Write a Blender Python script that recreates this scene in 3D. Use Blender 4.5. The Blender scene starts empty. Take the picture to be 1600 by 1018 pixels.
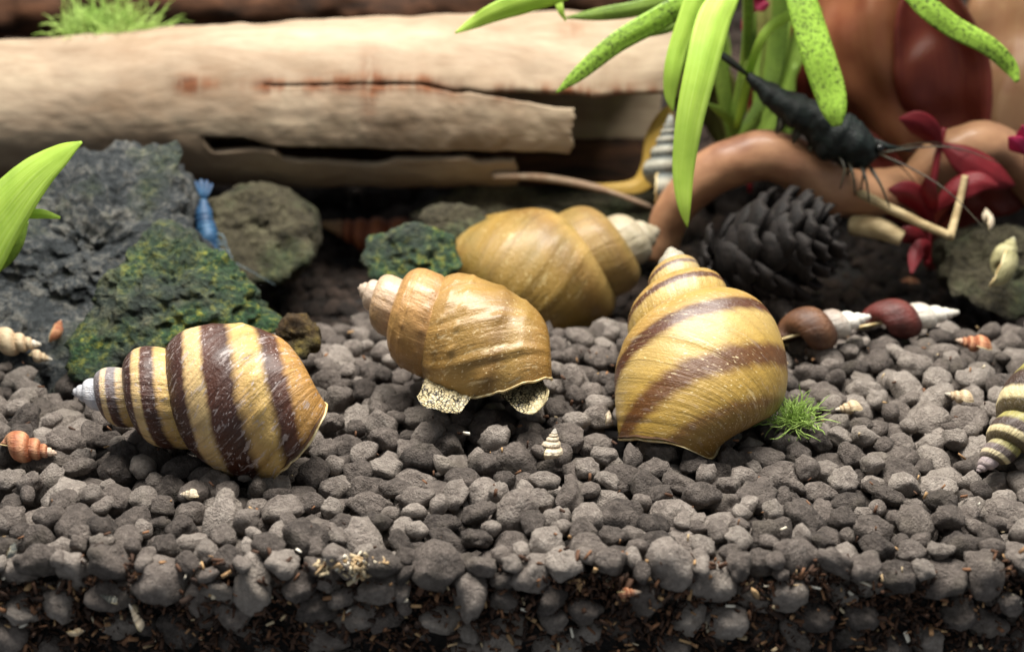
import bpy, bmesh, math, random
import numpy as np
from mathutils import Vector, Matrix, noise as mnoise
from mathutils.bvhtree import BVHTree

# ---------------------------------------------------------------- camera, world, lamp, exposure
# All lengths below are written in centimetres; S turns them into metres.
S = 0.01
PITCH = math.radians(14.0)
CAM = np.array([0.0, -15.0, 6.96])            # outside the tank, 15 cm in front of the front glass (Y = 0)
FPX, CX, CY = 1931.0, 800.0, 509.0            # focal length and centre in photograph pixels
RV = np.array([1.0, 0, 0]); UV_ = np.array([0, math.sin(PITCH), math.cos(PITCH)]); FV = np.array([0, math.cos(PITCH), -math.sin(PITCH)])
scene = bpy.context.scene
col = scene.collection
cam_d = bpy.data.cameras.new('camera'); cam = bpy.data.objects.new('camera', cam_d); col.objects.link(cam)
cam.location = CAM * S
cam.rotation_euler = (math.pi / 2 - PITCH, 0, 0)
cam_d.sensor_width = 36.0; cam_d.lens = 36.0 * FPX / 1600.0
cam_d.clip_start = 0.005; cam_d.clip_end = 10.0
cam_d.dof.use_dof = True; cam_d.dof.focus_distance = 18.6 * S; cam_d.dof.aperture_fstop = 17.0
scene.camera = cam

world = bpy.data.worlds.new('World'); scene.world = world; world.use_nodes = True
world.node_tree.nodes['Background'].inputs[0].default_value = (0.86, 0.93, 1.0, 1)
world.node_tree.nodes['Background'].inputs[1].default_value = 0.27     # dim room around the tank

def area_lamp(name, loc, target, sx, sy, power, color):
    l = bpy.data.lights.new(name, 'AREA'); l.shape = 'RECTANGLE'; l.size = sx * S; l.size_y = sy * S
    l.energy = power; l.color = color
    o = bpy.data.objects.new(name, l); col.objects.link(o); o.location = Vector(loc) * S
    o.rotation_euler = (Vector(target) - Vector(loc)).to_track_quat('-Z', 'Y').to_euler()
    return o
# the aquarium's LED bar hangs over the tank, a little in front of the middle
area_lamp('aquarium_lamp', (0.0, 3.0, 30.0), (0.0, 5.5, 0.0), 30, 12, 2.6, (1.0, 0.965, 0.90))

scene.view_settings.view_transform = 'Standard'; scene.view_settings.look = 'None'
scene.view_settings.exposure = 0.38; scene.view_settings.gamma = 1.0
scene.render.engine = 'CYCLES'
scene.cycles.use_denoising = True
scene.cycles.max_bounces = 6

# ---------------------------------------------------------------- helpers
rng = np.random.default_rng(7); random.seed(7)

def depth_of(p): return float(np.dot(np.asarray(p) - CAM, FV))
def ray(px, py): return FV + RV * ((px - CX) / FPX) + UV_ * ((CY - py) / FPX)
def at(px, py, Y):
    d = ray(px, py); return CAM + d * ((Y - CAM[1]) / d[1])
def ppc(p): return FPX / depth_of(p)           # photo pixels per cm at a point
def project(P):
    q = np.asarray(P) - CAM; d = q @ FV
    return CX + FPX * (q @ RV) / d, CY - FPX * (q @ UV_) / d, d
def sstep(a, b, x):
    t = np.clip((x - a) / (b - a), 0, 1); return t * t * (3 - 2 * t)
def ground(x, y):
    z = 0.19 * y + 0.10 * np.sin(x * 0.8 + 1.0) * sstep(0, 3, y) + 0.06 * np.sin(x * 1.9 + y * 1.3)
    z = z - 1.1 * sstep(7.6, 9.6, y + 0.5 * np.sin(x * 0.9) + 0.25 * np.sin(x * 2.3)) + 0.62 * np.maximum(y - 15.0, 0)
    return z
def on_ground(px, py):                          # where a pixel's ray meets the soil
    lo, hi = -0.5, 40.0
    for _ in range(50):
        m = (lo + hi) / 2; p = at(px, py, m)
        if p[2] > ground(p[0], p[1]): lo = m
        else: hi = m
    return at(px, py, lo)
def lin(h):
    h = h.lstrip('#'); v = [int(h[i:i + 2], 16) / 255 for i in (0, 2, 4)]
    return tuple(x / 12.92 if x <= 0.04045 else ((x + 0.055) / 1.055) ** 2.4 for x in v)
def interp(pts, x):
    return np.interp(x, [p[0] for p in pts], [p[1] for p in pts])
def spline(pts, n):                             # Catmull-Rom through rows of any width
    P = np.array(pts, float); P = np.vstack([2 * P[0] - P[1], P, 2 * P[-1] - P[-2]])
    m = len(P) - 3; out = []
    for u in np.linspace(0, m - 1e-6, n):
        i = int(u); t = u - i; a, b, c, d = P[i:i + 4]
        out.append(0.5 * ((2 * b) + (-a + c) * t + (2 * a - 5 * b + 4 * c - d) * t * t + (-a + 3 * b - 3 * c + d) * t ** 3))
    return np.array(out)
def fnoise(p, sc=1.0, H=1.0, octv=4, off=0.0):
    return mnoise.fractal(Vector((p[0] * sc + off, p[1] * sc + off * 1.7, p[2] * sc - off)), H, 2.0, octv)

ROOTLOC = {}
def thing(name, label, cat, loc, group=None):
    o = bpy.data.objects.new(name, None); col.objects.link(o); o.empty_display_size = 0.005
    o.location = Vector([float(c) for c in loc]) * S
    o['label'] = label; o['category'] = cat
    if group: o['group'] = group
    ROOTLOC[o.name] = np.array(loc, float); return o
def mesh_of(name, V, F, mat, uv=None, smooth=True, attr=None):
    me = bpy.data.meshes.new(name)
    me.from_pydata([tuple(map(float, v)) for v in V], [], [tuple(int(i) for i in f) for f in F])
    if smooth: me.polygons.foreach_set('use_smooth', [True] * len(me.polygons))
    if uv is not None:
        l = me.uv_layers.new(name='UVMap'); idx = np.zeros(len(me.loops), int); me.loops.foreach_get('vertex_index', idx)
        l.data.foreach_set('uv', np.asarray(uv, float)[idx].ravel())
    for k, vals in (attr or {}).items():
        a = me.attributes.new(k, 'FLOAT', 'POINT'); a.data.foreach_set('value', np.asarray(vals, float))
    if mat: me.materials.append(mat)
    me.update(); return me
def part(name, V, F, mat, parent, uv=None, smooth=True, attr=None, solid=0.0, label=None):
    top = parent
    while top.parent: top = top.parent
    V = (np.asarray(V, float) - ROOTLOC[top.name]) * S
    o = bpy.data.objects.new(name, mesh_of(name, V, F, mat, uv, smooth, attr)); col.objects.link(o); o.parent = parent
    if solid:
        m = o.modifiers.new('thickness', 'SOLIDIFY'); m.thickness = solid * S; m.offset = 0
    if label: o['label'] = label
    return o
def tag(o, label, cat, group=None):
    o['label'] = label; o['category'] = cat
    if group: o['group'] = group
    return o
def grid_faces(n, m, closed_m=False, base=0):
    F = []
    for i in range(n - 1):
        for j in range(m if closed_m else m - 1):
            k = (j + 1) % m
            F.append((base + i * m + j, base + i * m + k, base + (i + 1) * m + k, base + (i + 1) * m + j))
    return F
def tube(path, radii, m=12, cap=True, squash=1.0, upv=(0, 0, 1)):
    P = np.asarray(path, float); n = len(P); T = np.gradient(P, axis=0); T /= np.linalg.norm(T, axis=1)[:, None] + 1e-9
    V = []; ref = np.array(upv, float)
    if abs(np.dot(ref, T[0])) > 0.95: ref = np.array([0, 1.0, 0])
    a = np.cross(T[0], ref); a /= np.linalg.norm(a)
    for i in range(n):
        a = a - T[i] * np.dot(a, T[i]); a /= np.linalg.norm(a) + 1e-9; b = np.cross(T[i], a)
        for j in range(m):
            q = 2 * math.pi * j / m; V.append(P[i] + radii[i] * (math.cos(q) * a + squash * math.sin(q) * b))
    F = grid_faces(n, m, True)
    if cap:
        V.append(P[0]); V.append(P[-1]); c0 = n * m; c1 = c0 + 1
        for j in range(m):
            k = (j + 1) % m; F.append((c0, k, j)); F.append((c1, (n - 1) * m + j, (n - 1) * m + k))
    return np.array(V), F
_ico = {}
def ico(sub):
    if sub not in _ico:
        bm = bmesh.new(); bmesh.ops.create_icosphere(bm, subdivisions=sub, radius=1.0)
        bm.verts.ensure_lookup_table()
        _ico[sub] = (np.array([v.co[:] for v in bm.verts]), np.array([[v.index for v in f.verts] for f in bm.faces])); bm.free()
    return _ico[sub]

# ---------------------------------------------------------------- material helpers
class Nodes:
    def __init__(self, name):
        self.mat = bpy.data.materials.new(name); self.mat.use_nodes = True
        self.nt = self.mat.node_tree; self.bsdf = self.nt.nodes['Principled BSDF']; self.out = self.nt.nodes['Material Output']
    def put(self, node, key, v):
        if v is None: return
        s = node.inputs[key]
        if isinstance(v, bpy.types.NodeSocket): self.nt.links.new(v, s)
        elif hasattr(s, 'default_value'):
            if isinstance(v, (tuple, list)) and len(v) == 3 and s.type == 'RGBA': v = (*v, 1)
            s.default_value = v
    def new(self, t, ins=None, **props):
        n = self.nt.nodes.new(t)
        for k, v in props.items(): setattr(n, k, v)
        for k, v in (ins or {}).items(): self.put(n, k, v)
        return n
    def obj(self): return self.new('ShaderNodeTexCoord').outputs['Object']
    def uv(self): return self.new('ShaderNodeTexCoord').outputs['UV']
    def attr(self, name): return self.new('ShaderNodeAttribute', attribute_name=name).outputs['Fac']
    def scale(self, v, s): return self.new('ShaderNodeMapping', {'Vector': v, 'Scale': s}).outputs[0]
    def noise(self, v, sc, detail=3.0, rough=0.55, dist=0.0):
        return self.new('ShaderNodeTexNoise', {'Vector': v, 'Scale': sc, 'Detail': detail, 'Roughness': rough, 'Distortion': dist}).outputs[0]
    def voronoi(self, v, sc, feature='F1'):
        return self.new('ShaderNodeTexVoronoi', {'Vector': v, 'Scale': sc}, feature=feature).outputs['Distance']
    def math(self, op, a, b=None, clamp=False):
        n = self.new('ShaderNodeMath', operation=op, use_clamp=clamp); self.put(n, 0, a)
        if b is not None: self.put(n, 1, b)
        return n.outputs[0]
    def map(self, v, a, b, c=0.0, d=1.0):
        return self.new('ShaderNodeMapRange', {'Value': v, 'From Min': a, 'From Max': b, 'To Min': c, 'To Max': d}).outputs[0]
    def ramp(self, fac, stops, mode='LINEAR'):
        n = self.new('ShaderNodeValToRGB'); r = n.color_ramp; r.interpolation = mode
        while len(r.elements) < len(stops): r.elements.new(0.5)
        for e, (p, c) in zip(r.elements, stops): e.position = p
        for e, (p, c) in zip(r.elements, stops): e.color = (*c, 1)
        self.put(n, 0, fac); return n.outputs[0]
    def mix(self, fac, a, b, blend='MIX'):
        n = self.new('ShaderNodeMix', data_type='RGBA', blend_type=blend)
        self.put(n, 0, fac); self.put(n, 6, a); self.put(n, 7, b); return n.outputs[2]
    def bump(self, h, dist, strength=1.0, normal=None):
        return self.new('ShaderNodeBump', {'Height': h, 'Distance': dist * S, 'Strength': strength, 'Normal': normal}).outputs[0]
    def done(self, base, rough=0.6, normal=None, spec=0.5, coat=0.0, coat_rough=0.15, sss=0.0, sss_r=(0.3, 0.2, 0.1)):
        for k, v in (('Base Color', base), ('Roughness', rough), ('Normal', normal), ('Specular IOR Level', spec), ('Coat Weight', coat), ('Coat Roughness', coat_rough)): self.put(self.bsdf, k, v)
        if sss:
            self.put(self.bsdf, 'Subsurface Weight', sss); self.bsdf.inputs['Subsurface Radius'].default_value = sss_r; self.bsdf.inputs['Subsurface Scale'].default_value = 0.1 * S
        return self.mat

def mat_soil(name, lo, mid, hi, tint):
    N = Nodes(name); o = N.obj()
    r = N.math('FRACT', N.math('ADD', N.attr('rnd'), N.new('ShaderNodeObjectInfo').outputs['Random']))
    n1 = N.noise(N.scale(o, (100,) * 3), 7.0, 6, 0.7); n2 = N.noise(N.scale(o, (100,) * 3), 30.0, 4, 0.65)
    f = N.math('ADD', N.math('MULTIPLY', r, 0.45), N.math('MULTIPLY', n1, 0.75))
    c = N.ramp(f, [(0.30, lo), (0.58, mid), (0.90, hi)])
    c = N.mix(N.map(n2, 0.5, 0.8, 0, 0.35), c, tuple(x * 0.45 for x in lo))
    g = N.noise(N.scale(o, (100,) * 3), 1.1, 2); c = N.mix(N.map(g, 0.56, 0.75, 0, 0.5), c, tint)
    h = N.math('ADD', n1, N.math('MULTIPLY', n2, 0.5))
    return N.done(c, N.map(n1, 0.3, 0.7, 0.95, 0.6), N.bump(h, 0.19, 1.0), 0.4)
M_SOIL = mat_soil('soil_grain', lin('3e3631'), lin('786d65'), lin('b5a99e'), lin('6a6254'))
M_BANK = mat_soil('bank_stone', lin('1a1410'), lin('33271f'), lin('57453a'), lin('3a2c20'))
N = Nodes('soil_bed'); n = N.noise(N.scale(N.obj(), (100,) * 3), 6, 5); M_BED = N.done(N.ramp(n, [(0.3, lin('0e0b0a')), (0.7, lin('241d19'))]), 0.9, N.bump(n, 0.1))

def mat_debris():
    N = Nodes('debris'); r = N.attr('rnd')
    c = N.ramp(r, [(0.0, lin('2d1f17')), (0.35, lin('553a29')), (0.6, lin('7d583d')), (0.85, lin('a98a62')), (0.95, lin('b9a98a')), (1.0, lin('e8e2d4'))])
    return N.done(c, 0.8, None, 0.3)
M_DEBRIS = mat_debris()

def mat_shell(name, bands, dist=0.02, growth=(1.0, 1.0, 1.0), gamt=0.35, wear=(0.85, 0.82, 0.75), wear_amt=0.3, apex=None, apex_t=-2.2, rough=0.35, bump=0.012, streaks=60, coat=0.35, grime=None, mott=0.0, fine=0.0, spire=None, spire_amt=0.6):
    """Bands run along the spiral (v of the UV map), growth lines across it (u = turns)."""
    N = Nodes(name); uv = N.uv(); o = N.obj()
    sep = N.new('ShaderNodeSeparateXYZ', {0: uv}); u, v = sep.outputs[0], sep.outputs[1]
    wob = N.noise(N.scale(uv, (9, 6, 1)), 1.0, 3)
    jag = N.noise(N.scale(uv, (streaks, 7, 1)), 1.0, 3, 0.6)
    vv = N.math('ADD', v, N.math('ADD', N.math('MULTIPLY', N.math('SUBTRACT', wob, 0.5), dist), N.math('MULTIPLY', N.math('SUBTRACT', jag, 0.5), dist * 1.1)))
    c = N.ramp(vv, bands)
    g1 = N.noise(N.scale(uv, (streaks, 2.2, 1)), 1.0, 4, 0.65, 0.3)
    c = N.mix(gamt, c, N.mix(1.0, c, N.ramp(g1, [(0.3, (0.35, 0.30, 0.25)), (0.5, (1, 1, 1)), (0.75, tuple(1.25 * x for x in growth))]), 'MULTIPLY'))
    if mott:                                    # small pale flecks breaking up the dark bands
        m1 = N.noise(N.scale(uv, (75, 34, 1)), 1.0, 2, 0.5, 0.5); c = N.mix(N.map(m1, 0.60, 0.66, 0, mott), c, lin('b4adb2'))
    if fine:
        m2 = N.noise(N.scale(uv, (4, 150, 1)), 1.0, 2, 0.5); c = N.mix(N.map(m2, 0.5, 0.7, 0, fine), c, lin('e5c9a0'))
    w1 = N.noise(N.scale(uv, (streaks * 1.3, 16, 1)), 1.0, 4, 0.7); w2 = N.noise(N.scale(o, (100,) * 3), 0.9, 3)
    wm = N.math('MULTIPLY', N.map(w1, 0.57, 0.70), N.map(w2, 0.42, 0.62), True)
    c = N.mix(N.math('MULTIPLY', wm, wear_amt), c, wear)
    if spire: c = N.mix(N.math('MULTIPLY', N.map(u, -0.72, -0.98), spire_amt), c, N.mix(0.45, spire, N.mix(1.0, spire, N.ramp(N.noise(N.scale(uv, (3, 70, 1)), 1.0, 3, 0.6), [(0.35, (0.55, 0.48, 0.42)), (0.6, (1.25, 1.2, 1.1))]), 'MULTIPLY')))
    fl = N.noise(N.scale(uv, (170, 150, 1)), 1.0, 1, 0.4); c = N.mix(N.math('MULTIPLY', N.map(fl, 0.66, 0.72), N.map(w2, 0.38, 0.6, 0.1, 0.75), True), c, wear)
    c = N.mix(1.0, c, (0.92, 0.84, 0.74), 'MULTIPLY')
    if apex: c = N.mix(N.math('MULTIPLY', N.map(N.math('ADD', u, N.math('MULTIPLY', w1, 0.8)), apex_t + 0.9, apex_t), 0.9), c, apex)
    if grime is not None:
        gn = N.noise(N.scale(o, (100,) * 3), 1.6, 4); c = N.mix(N.map(gn, 0.5, 0.72, 0, 0.55), c, grime)
    h = N.math('ADD', N.math('ADD', N.math('MULTIPLY', g1, 1.0), N.math('MULTIPLY', w1, 0.7)), N.math('MULTIPLY', N.noise(N.scale(o, (100,) * 3), 16, 4, 0.7), 0.6))
    dirt = N.noise(N.scale(o, (100,) * 3), 2.6, 5, 0.7, 0.6); c = N.mix(N.map(dirt, 0.55, 0.8, 0, 0.45), c, N.mix(1.0, c, (0.45, 0.38, 0.30), 'MULTIPLY'))
    rr = N.map(w1, 0.35, 0.65, rough + 0.22, rough)
    return N.done(c, rr, N.bump(h, bump * 2.6, 1.0), 0.42, coat * 0.35, 0.25)

def mat_simple(name, c1, c2, sc, rough=0.6, bumpd=0.02, spec=0.4, detail=5, sx=(1, 1, 1), sss=0.0, lo=0.35, hi=0.65, coat=0.0):
    N = Nodes(name); o = N.scale(N.obj(), tuple(100 * s for s in sx)); n = N.noise(o, sc, detail, 0.6)
    return N.done(N.ramp(n, [(lo, c1), (hi, c2)]), rough, N.bump(n, bumpd) if bumpd else None, spec, coat, sss=sss)

def mat_rock(name, dark, midc, pale, algae, a_lo, a_hi, yellow):
    N = Nodes(name); o = N.scale(N.obj(), (100,) * 3)
    n1 = N.noise(o, 1.6, 8, 0.7, 0.4); n2 = N.noise(o, 9.0, 5, 0.7); pit = N.voronoi(o, 5.0)
    c = N.ramp(N.math('ADD', N.math('MULTIPLY', n1, 0.6), N.math('MULTIPLY', n2, 0.4)), [(0.33, dark), (0.5, midc), (0.68, pale)])
    am = N.math('MULTIPLY', N.map(N.noise(o, 0.55, 4, 0.6), a_lo, a_hi), N.map(n2, 0.3, 0.55, 0.35, 1.0), True)
    ac = N.ramp(N.noise(o, 7, 5, 0.7), [(0.35, tuple(x * 0.35 for x in algae)), (0.50, algae), (0.64, yellow)])
    c = N.mix(am, c, ac)
    h = N.math('ADD', N.math('ADD', n1, N.math('MULTIPLY', n2, 0.6)), N.math('MULTIPLY', pit, 0.5))
    return N.done(c, 0.85, N.bump(h, 0.30, 1.0), 0.3)

# ---------------------------------------------------------------- substrate: a soil bed covered in grains
FRONT = 0.02
def floor_z(x, y): return ground(x, y) - (2.3 if y < 1.1 else 1.05)
sub_ = thing('substrate', '', 'x', (0, 0, 0))
del sub_['label']; del sub_['category']; sub_['kind'] = 'structure'
xs = np.linspace(-19, 19, 96); ys = np.concatenate([[0.35, 0.36], np.linspace(0.6, 34, 110)])
V = []
for i, y in enumerate(ys):
    for x in xs: V.append((x, y, -3.0 if i == 0 else float(ground(x, y)) - (0.75 - 0.5 * float(sstep(8.2, 9.4, y))) + 0.08 * fnoise((x, y, 0), 1.2)))
part('soil_bed', V, grid_faces(len(ys), len(xs)), M_BED, sub_)


# ---------------------------------------------------------------- snail shells
def shell_curve(P, ts, psis):
    """Axial and radial coordinates of the spiral tube, apex at 0, unit total length."""
    bb = P['bb']; Zend = 1.0 / (1 + bb * P.get('bend', P['base'][-1][1] if 'base' in P else 1.0))
    Z = Zend * np.exp(np.log(P['g']) * ts)
    if 'zt' in P: Z = Zend * np.interp(ts, *zip(*P['zt']))
    b = bb * Z * np.interp(ts, *zip(*P.get('bt', [(-9, 1), (0, P.get('bend', 1.0))])))
    R = Z * np.interp(ts, *zip(*P['rr']))
    return Z, b, R
def build_shell(P, res=(520, 104), seed=0):
    nt, npsi = res; turns = P.get('turns', 5.5)
    ts = -turns * (1 - np.linspace(0, 1, nt) ** 0.75)
    q_ = np.linspace(-math.pi, math.pi, npsi, endpoint=False); psi = q_ - 0.62 * np.sin(q_)      # denser on the outer side
    Z, b, R = shell_curve(P, ts, psi)
    core = P.get('core', 0.45); ex = 2.0 / P.get('n', 2.2); cs, sn = np.cos(psi), np.sin(psi)
    cx = np.sign(cs) * np.abs(cs) ** ex; sx = np.sign(sn) * np.abs(sn) ** ex
    if P.get('shoulder'): sx = sx - P['shoulder'] * (1 - np.abs(sx)) * (cs > 0) * cs
    rad = R[:, None] * (core + (1 - core) * cx[None, :]); ax = Z[:, None] + b[:, None] * sx[None, :]
    if 'base' in P: ax = ax + (b * (np.interp(ts, *zip(*P['base'])) - 1))[:, None] * np.maximum(sx, 0)[None, :]
    th = 2 * math.pi * ts
    # relief: growth ridges, spiral keels with knobs, uneven lip
    rnd = np.random.default_rng(seed); gro = np.interp(ts, np.linspace(-turns, 0, 260), rnd.normal(0, 1, 260))
    var = np.zeros(nt)
    for tv, hgt in P.get('varix', []): var += hgt * np.where(ts < tv, np.exp(-((ts - tv) / 0.010) ** 2), np.exp(-((ts - tv) / 0.004) ** 2))
    rel = P.get('grow', 0.004) * gro[:, None] + var[:, None]
    for v0, wd, amp, per, knob in P.get('keels', []):
        prof = np.exp(-(((psi + math.pi) / (2 * math.pi) - v0) / wd) ** 2)
        kn = 1 - knob + knob * np.maximum(0, np.sin(2 * math.pi * ts * per + 3 * np.sin(ts * 9 + v0 * 20))) ** 3
        rel = rel + amp * prof[None, :] * (kn * (0.25 + 0.75 * sstep(-1.7, -0.8, ts)))[:, None]
    outer = np.clip(cs, 0, 1) ** 0.3
    rad = rad * (1 + rel * outer[None, :])
    fl = P.get('flare', 0.03) * sstep(-0.10, 0, ts); rad = rad * (1 + fl[:, None] * outer[None, :])
    jag = P.get('jag', 0.010); jit = jag * np.interp(np.arange(npsi), np.linspace(0, npsi, 50), np.cumsum(rnd.normal(0, 1, 50))); jit -= np.linspace(0, jit[-1], npsi)
    tt = ts[:, None] + sstep(-0.12, 0, ts)[:, None] * jit[None, :] * outer[None, :] - P.get('sweep', 0.0) * sstep(-1.2, 0, ts)[:, None] * sx[None, :]
    tt = tt + P.get('slant', 0.0) * sx[None, :]
    th = 2 * math.pi * tt
    loc = np.stack([ax, rad * np.cos(th), rad * np.sin(th)], -1).reshape(-1, 3)
    uv = np.stack([np.repeat(ts, npsi), np.tile((psi + math.pi) / (2 * math.pi), nt)], -1)
    F = grid_faces(nt, npsi, True)
    k = len(loc); loc = np.vstack([loc, [[Z[0] - b[0] * 0.8, 0, 0]]]); uv = np.vstack([uv, [[ts[0], 0.5]]])
    F += [(k, (j + 1) % npsi, j) for j in range(npsi)]
    last = loc[(nt - 1) * npsi: nt * npsi]
    return loc, uv, F, last

SHELLS = []                                     # world-space meshes, so that soil keeps clear of them
def place_axes(deg, tilt, roll):
    d, t = math.radians(deg), math.radians(tilt)
    A = math.cos(t) * (math.cos(d) * RV - math.sin(d) * UV_) - math.sin(t) * FV
    e1 = -FV - A * np.dot(-FV, A); e1 /= np.linalg.norm(e1); e2 = np.cross(A, e1)
    q = math.radians(roll); f1 = math.cos(q) * e1 + math.sin(q) * e2; f2 = np.cross(A, f1)
    return A, f1, f2
def snail(label, name, P, mat, lipmat, opmat, apex, deg, tilt, roll, length, Y=None, sink=0.22, res=(520, 104), seed=0, group=None, cat='snail', lip=True, operc=True, collide=True):
    """apex: photo pixel of the tip; length: shell length in photo pixels before foreshortening. Y None: rest it on the soil."""
    loc, uv, F, last = build_shell(P, res, seed)
    A, f1, f2 = place_axes(deg, tilt, roll); B = np.stack([A, f1, f2])
    def world(Yv):
        a = at(apex[0], apex[1], Yv); L = length / ppc(a); return a, L, a + L * (loc @ B)
    if Y is None:
        lo, hi = -2.0, 18.0
        for _ in range(30):
            m = (lo + hi) / 2; a, L, W = world(m)
            if (W[:, 2] - ground(W[:, 0], W[:, 1])).min() > -sink: lo = m
            else: hi = m
        Y = lo
    a, L, W = world(Y)
    i = int(np.argmin(W[:, 2])); base = np.array([W[:, 0].mean(), W[:, 1].mean(), W[i, 2]])
    root = thing(name, label, cat, base, group)
    sh = part('shell', W, F, mat, root, uv)
    E = a + L * (last @ B); c = E.mean(0); n = len(E)
    tang = np.cross(A, (c - (a + A * np.dot(c - a, A)))); tang /= np.linalg.norm(tang)
    if lip:
        thick = P.get('lip', 0.012) * L; V = []
        for k in range(n):
            out = E[k] - c; out /= np.linalg.norm(out)
            for q in np.linspace(0, 2 * math.pi, 6, endpoint=False): V.append(E[k] + thick * (math.cos(q) * out * 0.8 - out * 0.3 + math.sin(q) * tang))
        part('aperture_lip', V, [(k * 6 + j, k * 6 + (j + 1) % 6, ((k + 1) % n) * 6 + (j + 1) % 6, ((k + 1) % n) * 6 + j) for k in range(n) for j in range(6)], lipmat, sh)
    if operc:
        V = []; rings = 6
        for r in range(rings):
            f = 1 - r / rings
            for k in range(n): V.append(c + (E[k] - c) * f * 0.97 - tang * L * (0.02 + 0.02 * math.sin(f * 9)))
        V.append(c - tang * L * 0.02)
        FF = grid_faces(rings, n, True) + [(len(V) - 1, (rings - 1) * n + k, (rings - 1) * n + (k + 1) % n) for k in range(n)]
        part('operculum', V, FF, opmat, root)
    if collide: SHELLS.append((W, F))
    return root, sh, dict(a=a, L=L, A=A, E=E, c=c, Y=Y)

cr, br = lin('d9bd84'), lin('4a2618')
def bands(*st): return [(p, lin(c)) for p, c in st]
M_LIP = mat_simple('shell_lip', lin('b79a62'), lin('e6d6a8'), 6, 0.45, 0.01)
M_OPER = mat_simple('operculum_horn', lin('2a1a10'), lin('4a3220'), 5, 0.5, 0.02)
M_S_STRIPE = mat_shell('shell_striped', bands((0.0, '2c1c1a'), (0.395, '42241a'), (0.410, 'c8ae80'), (0.450, 'cdb684'), (0.464, '4c2818'), (0.512, '3a1d12'), (0.528, 'bc9e66'), (0.568, 'c2a868'), (0.584, '402012'), (0.617, '4e2a18'), (0.634, 'ae884c'), (0.75, 'a07a44'), (1.0, '8a6433')),
    dist=0.016, gamt=0.45, wear=lin('cfcad2'), wear_amt=0.7, apex=lin('cfcfd4'), apex_t=-2.6, rough=0.34, bump=0.014, streaks=55, coat=0.5, mott=0.55)
M_S_TAN = mat_shell('shell_tan', bands((0.0, '84583a'), (0.30, '9c7e4a'), (0.42, '967842'), (0.45, '9e8048'), (0.50, '8e723a'), (0.53, '7a5e2e'), (0.56, '947a42'), (0.62, '886a34'), (0.7, '846530'), (1.0, '80602c')),
    dist=0.014, gamt=0.30, wear=lin('e6d8b4'), wear_amt=0.75, apex=lin('b8a592'), apex_t=-2.2, rough=0.28, bump=0.010, streaks=30, coat=0.8, grime=lin('80642e'), spire=lin('b48e60'), spire_amt=0.6)
M_S_OLIVE = mat_shell('shell_olive', bands((0.0, '7c6a40'), (0.30, '9a8450'), (0.37, 'a88e56'), (0.42, '8a6e3a'), (0.455, '7a602e'), (0.50, '90773a'), (0.60, '8a7234'), (0.68, '7a602a'), (1.0, '685020')),
    dist=0.024, gamt=0.5, wear=lin('dcd2a4'), wear_amt=0.7, apex=lin('bdb29a'), apex_t=-2.0, rough=0.34, bump=0.014, streaks=36, coat=0.5, grime=lin('6e5e2a'), spire=lin('9c8458'), spire_amt=0.4)
M_S_GOLD = mat_shell('shell_golden_banded', bands((0.0, '80622e'), (0.30, 'a08c5c'), (0.40, 'a4884a'), (0.440, 'a0834a'), (0.454, '4c2e1c'), (0.480, '52301e'), (0.495, 'b8a268'), (0.535, 'ac924c'), (0.549, '603e1e'), (0.575, '5e3e1e'), (0.592, 'a28842'), (0.640, '9e843e'), (0.66, '765628'), (0.69, '8c7034'), (0.75, '7e622a'), (1.0, '6a5024')),
    dist=0.018, gamt=0.28, wear=lin('e6dcb8'), wear_amt=0.55, apex=lin('9a9484'), apex_t=-2.7, rough=0.32, bump=0.008, streaks=48, coat=0.6, mott=0.15)

P1 = dict(bt=[(-9, 1.4), (-2.4, 1.35), (-1.4, 1.05), (0, 1)], g=1.85, bb=0.32, base=[(-9, 1.5), (-.6, 1.4), (0, 1.15)], rr=[(-6, .62), (-1.6, .61), (-1.2, .59), (-1, .54), (-.5, .50), (-.25, .47), (0, .44)], turns=6.0, n=2.15, flare=0.05, jag=0.005, grow=0.008, sweep=0.16,
    varix=[(-.30, .02), (-.05, .02)], keels=[(0.415, .014, .018, 26, .8), (0.555, .016, .05, 20, .9), (0.49, .012, .015, 22, .9)])
sn1 = snail('dark brown and cream striped snail with white tip beside the green mossy rock', 'snail', P1, M_S_STRIPE, M_LIP, M_OPER,
    (108, 612), 1, -4, 72, 404, seed=3, sink=0.45, group='large pond snails')
P2 = dict(bt=[(-9, 1.4), (-2.4, 1.35), (-1.4, 1.05), (0, 1)], g=1.85, bb=0.37, base=[(-9, 1.5), (-.6, 1.4), (0, 1.15)], rr=[(-6, .72), (-1.5, .70), (-1, .64), (-.5, .50), (0, .44)], turns=6.0, n=2.6, flare=0.02, jag=0.005, grow=0.008, lip=.009, sweep=0.12,
    varix=[(-.42, .012), (-.34, .014), (-.22, .016), (-.09, .045)], keels=[(0.40, .010, .045, 21, .8), (0.455, .010, .05, 17, .85), (0.52, .013, .05, 11, .9), (.58, .012, .03, 13, .8)])
sn2 = snail('tan knobbly snail crawling on a black and cream speckled foot', 'snail', P2, M_S_TAN, M_LIP, M_OPER,
    (557, 446), 25, 6, 46, 342, seed=5, sink=-0.18, group='large pond snails', operc=False)
P3 = dict(bt=[(-9, 1.4), (-2.4, 1.35), (-1.4, 1.05), (0, 1)], g=1.8, bb=0.365, base=[(-9, 1.5), (-.6, 1.35), (0, 1.15)], rr=[(-6, .70), (-1.4, .72), (-1.0, .66), (-.5, .55), (-.15, .54), (0, .62)], turns=6.0, n=2.3, flare=0.2, jag=0.006, grow=0.008, sweep=0.1, varix=[(-.62, .03), (-.42, .02)])
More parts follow.
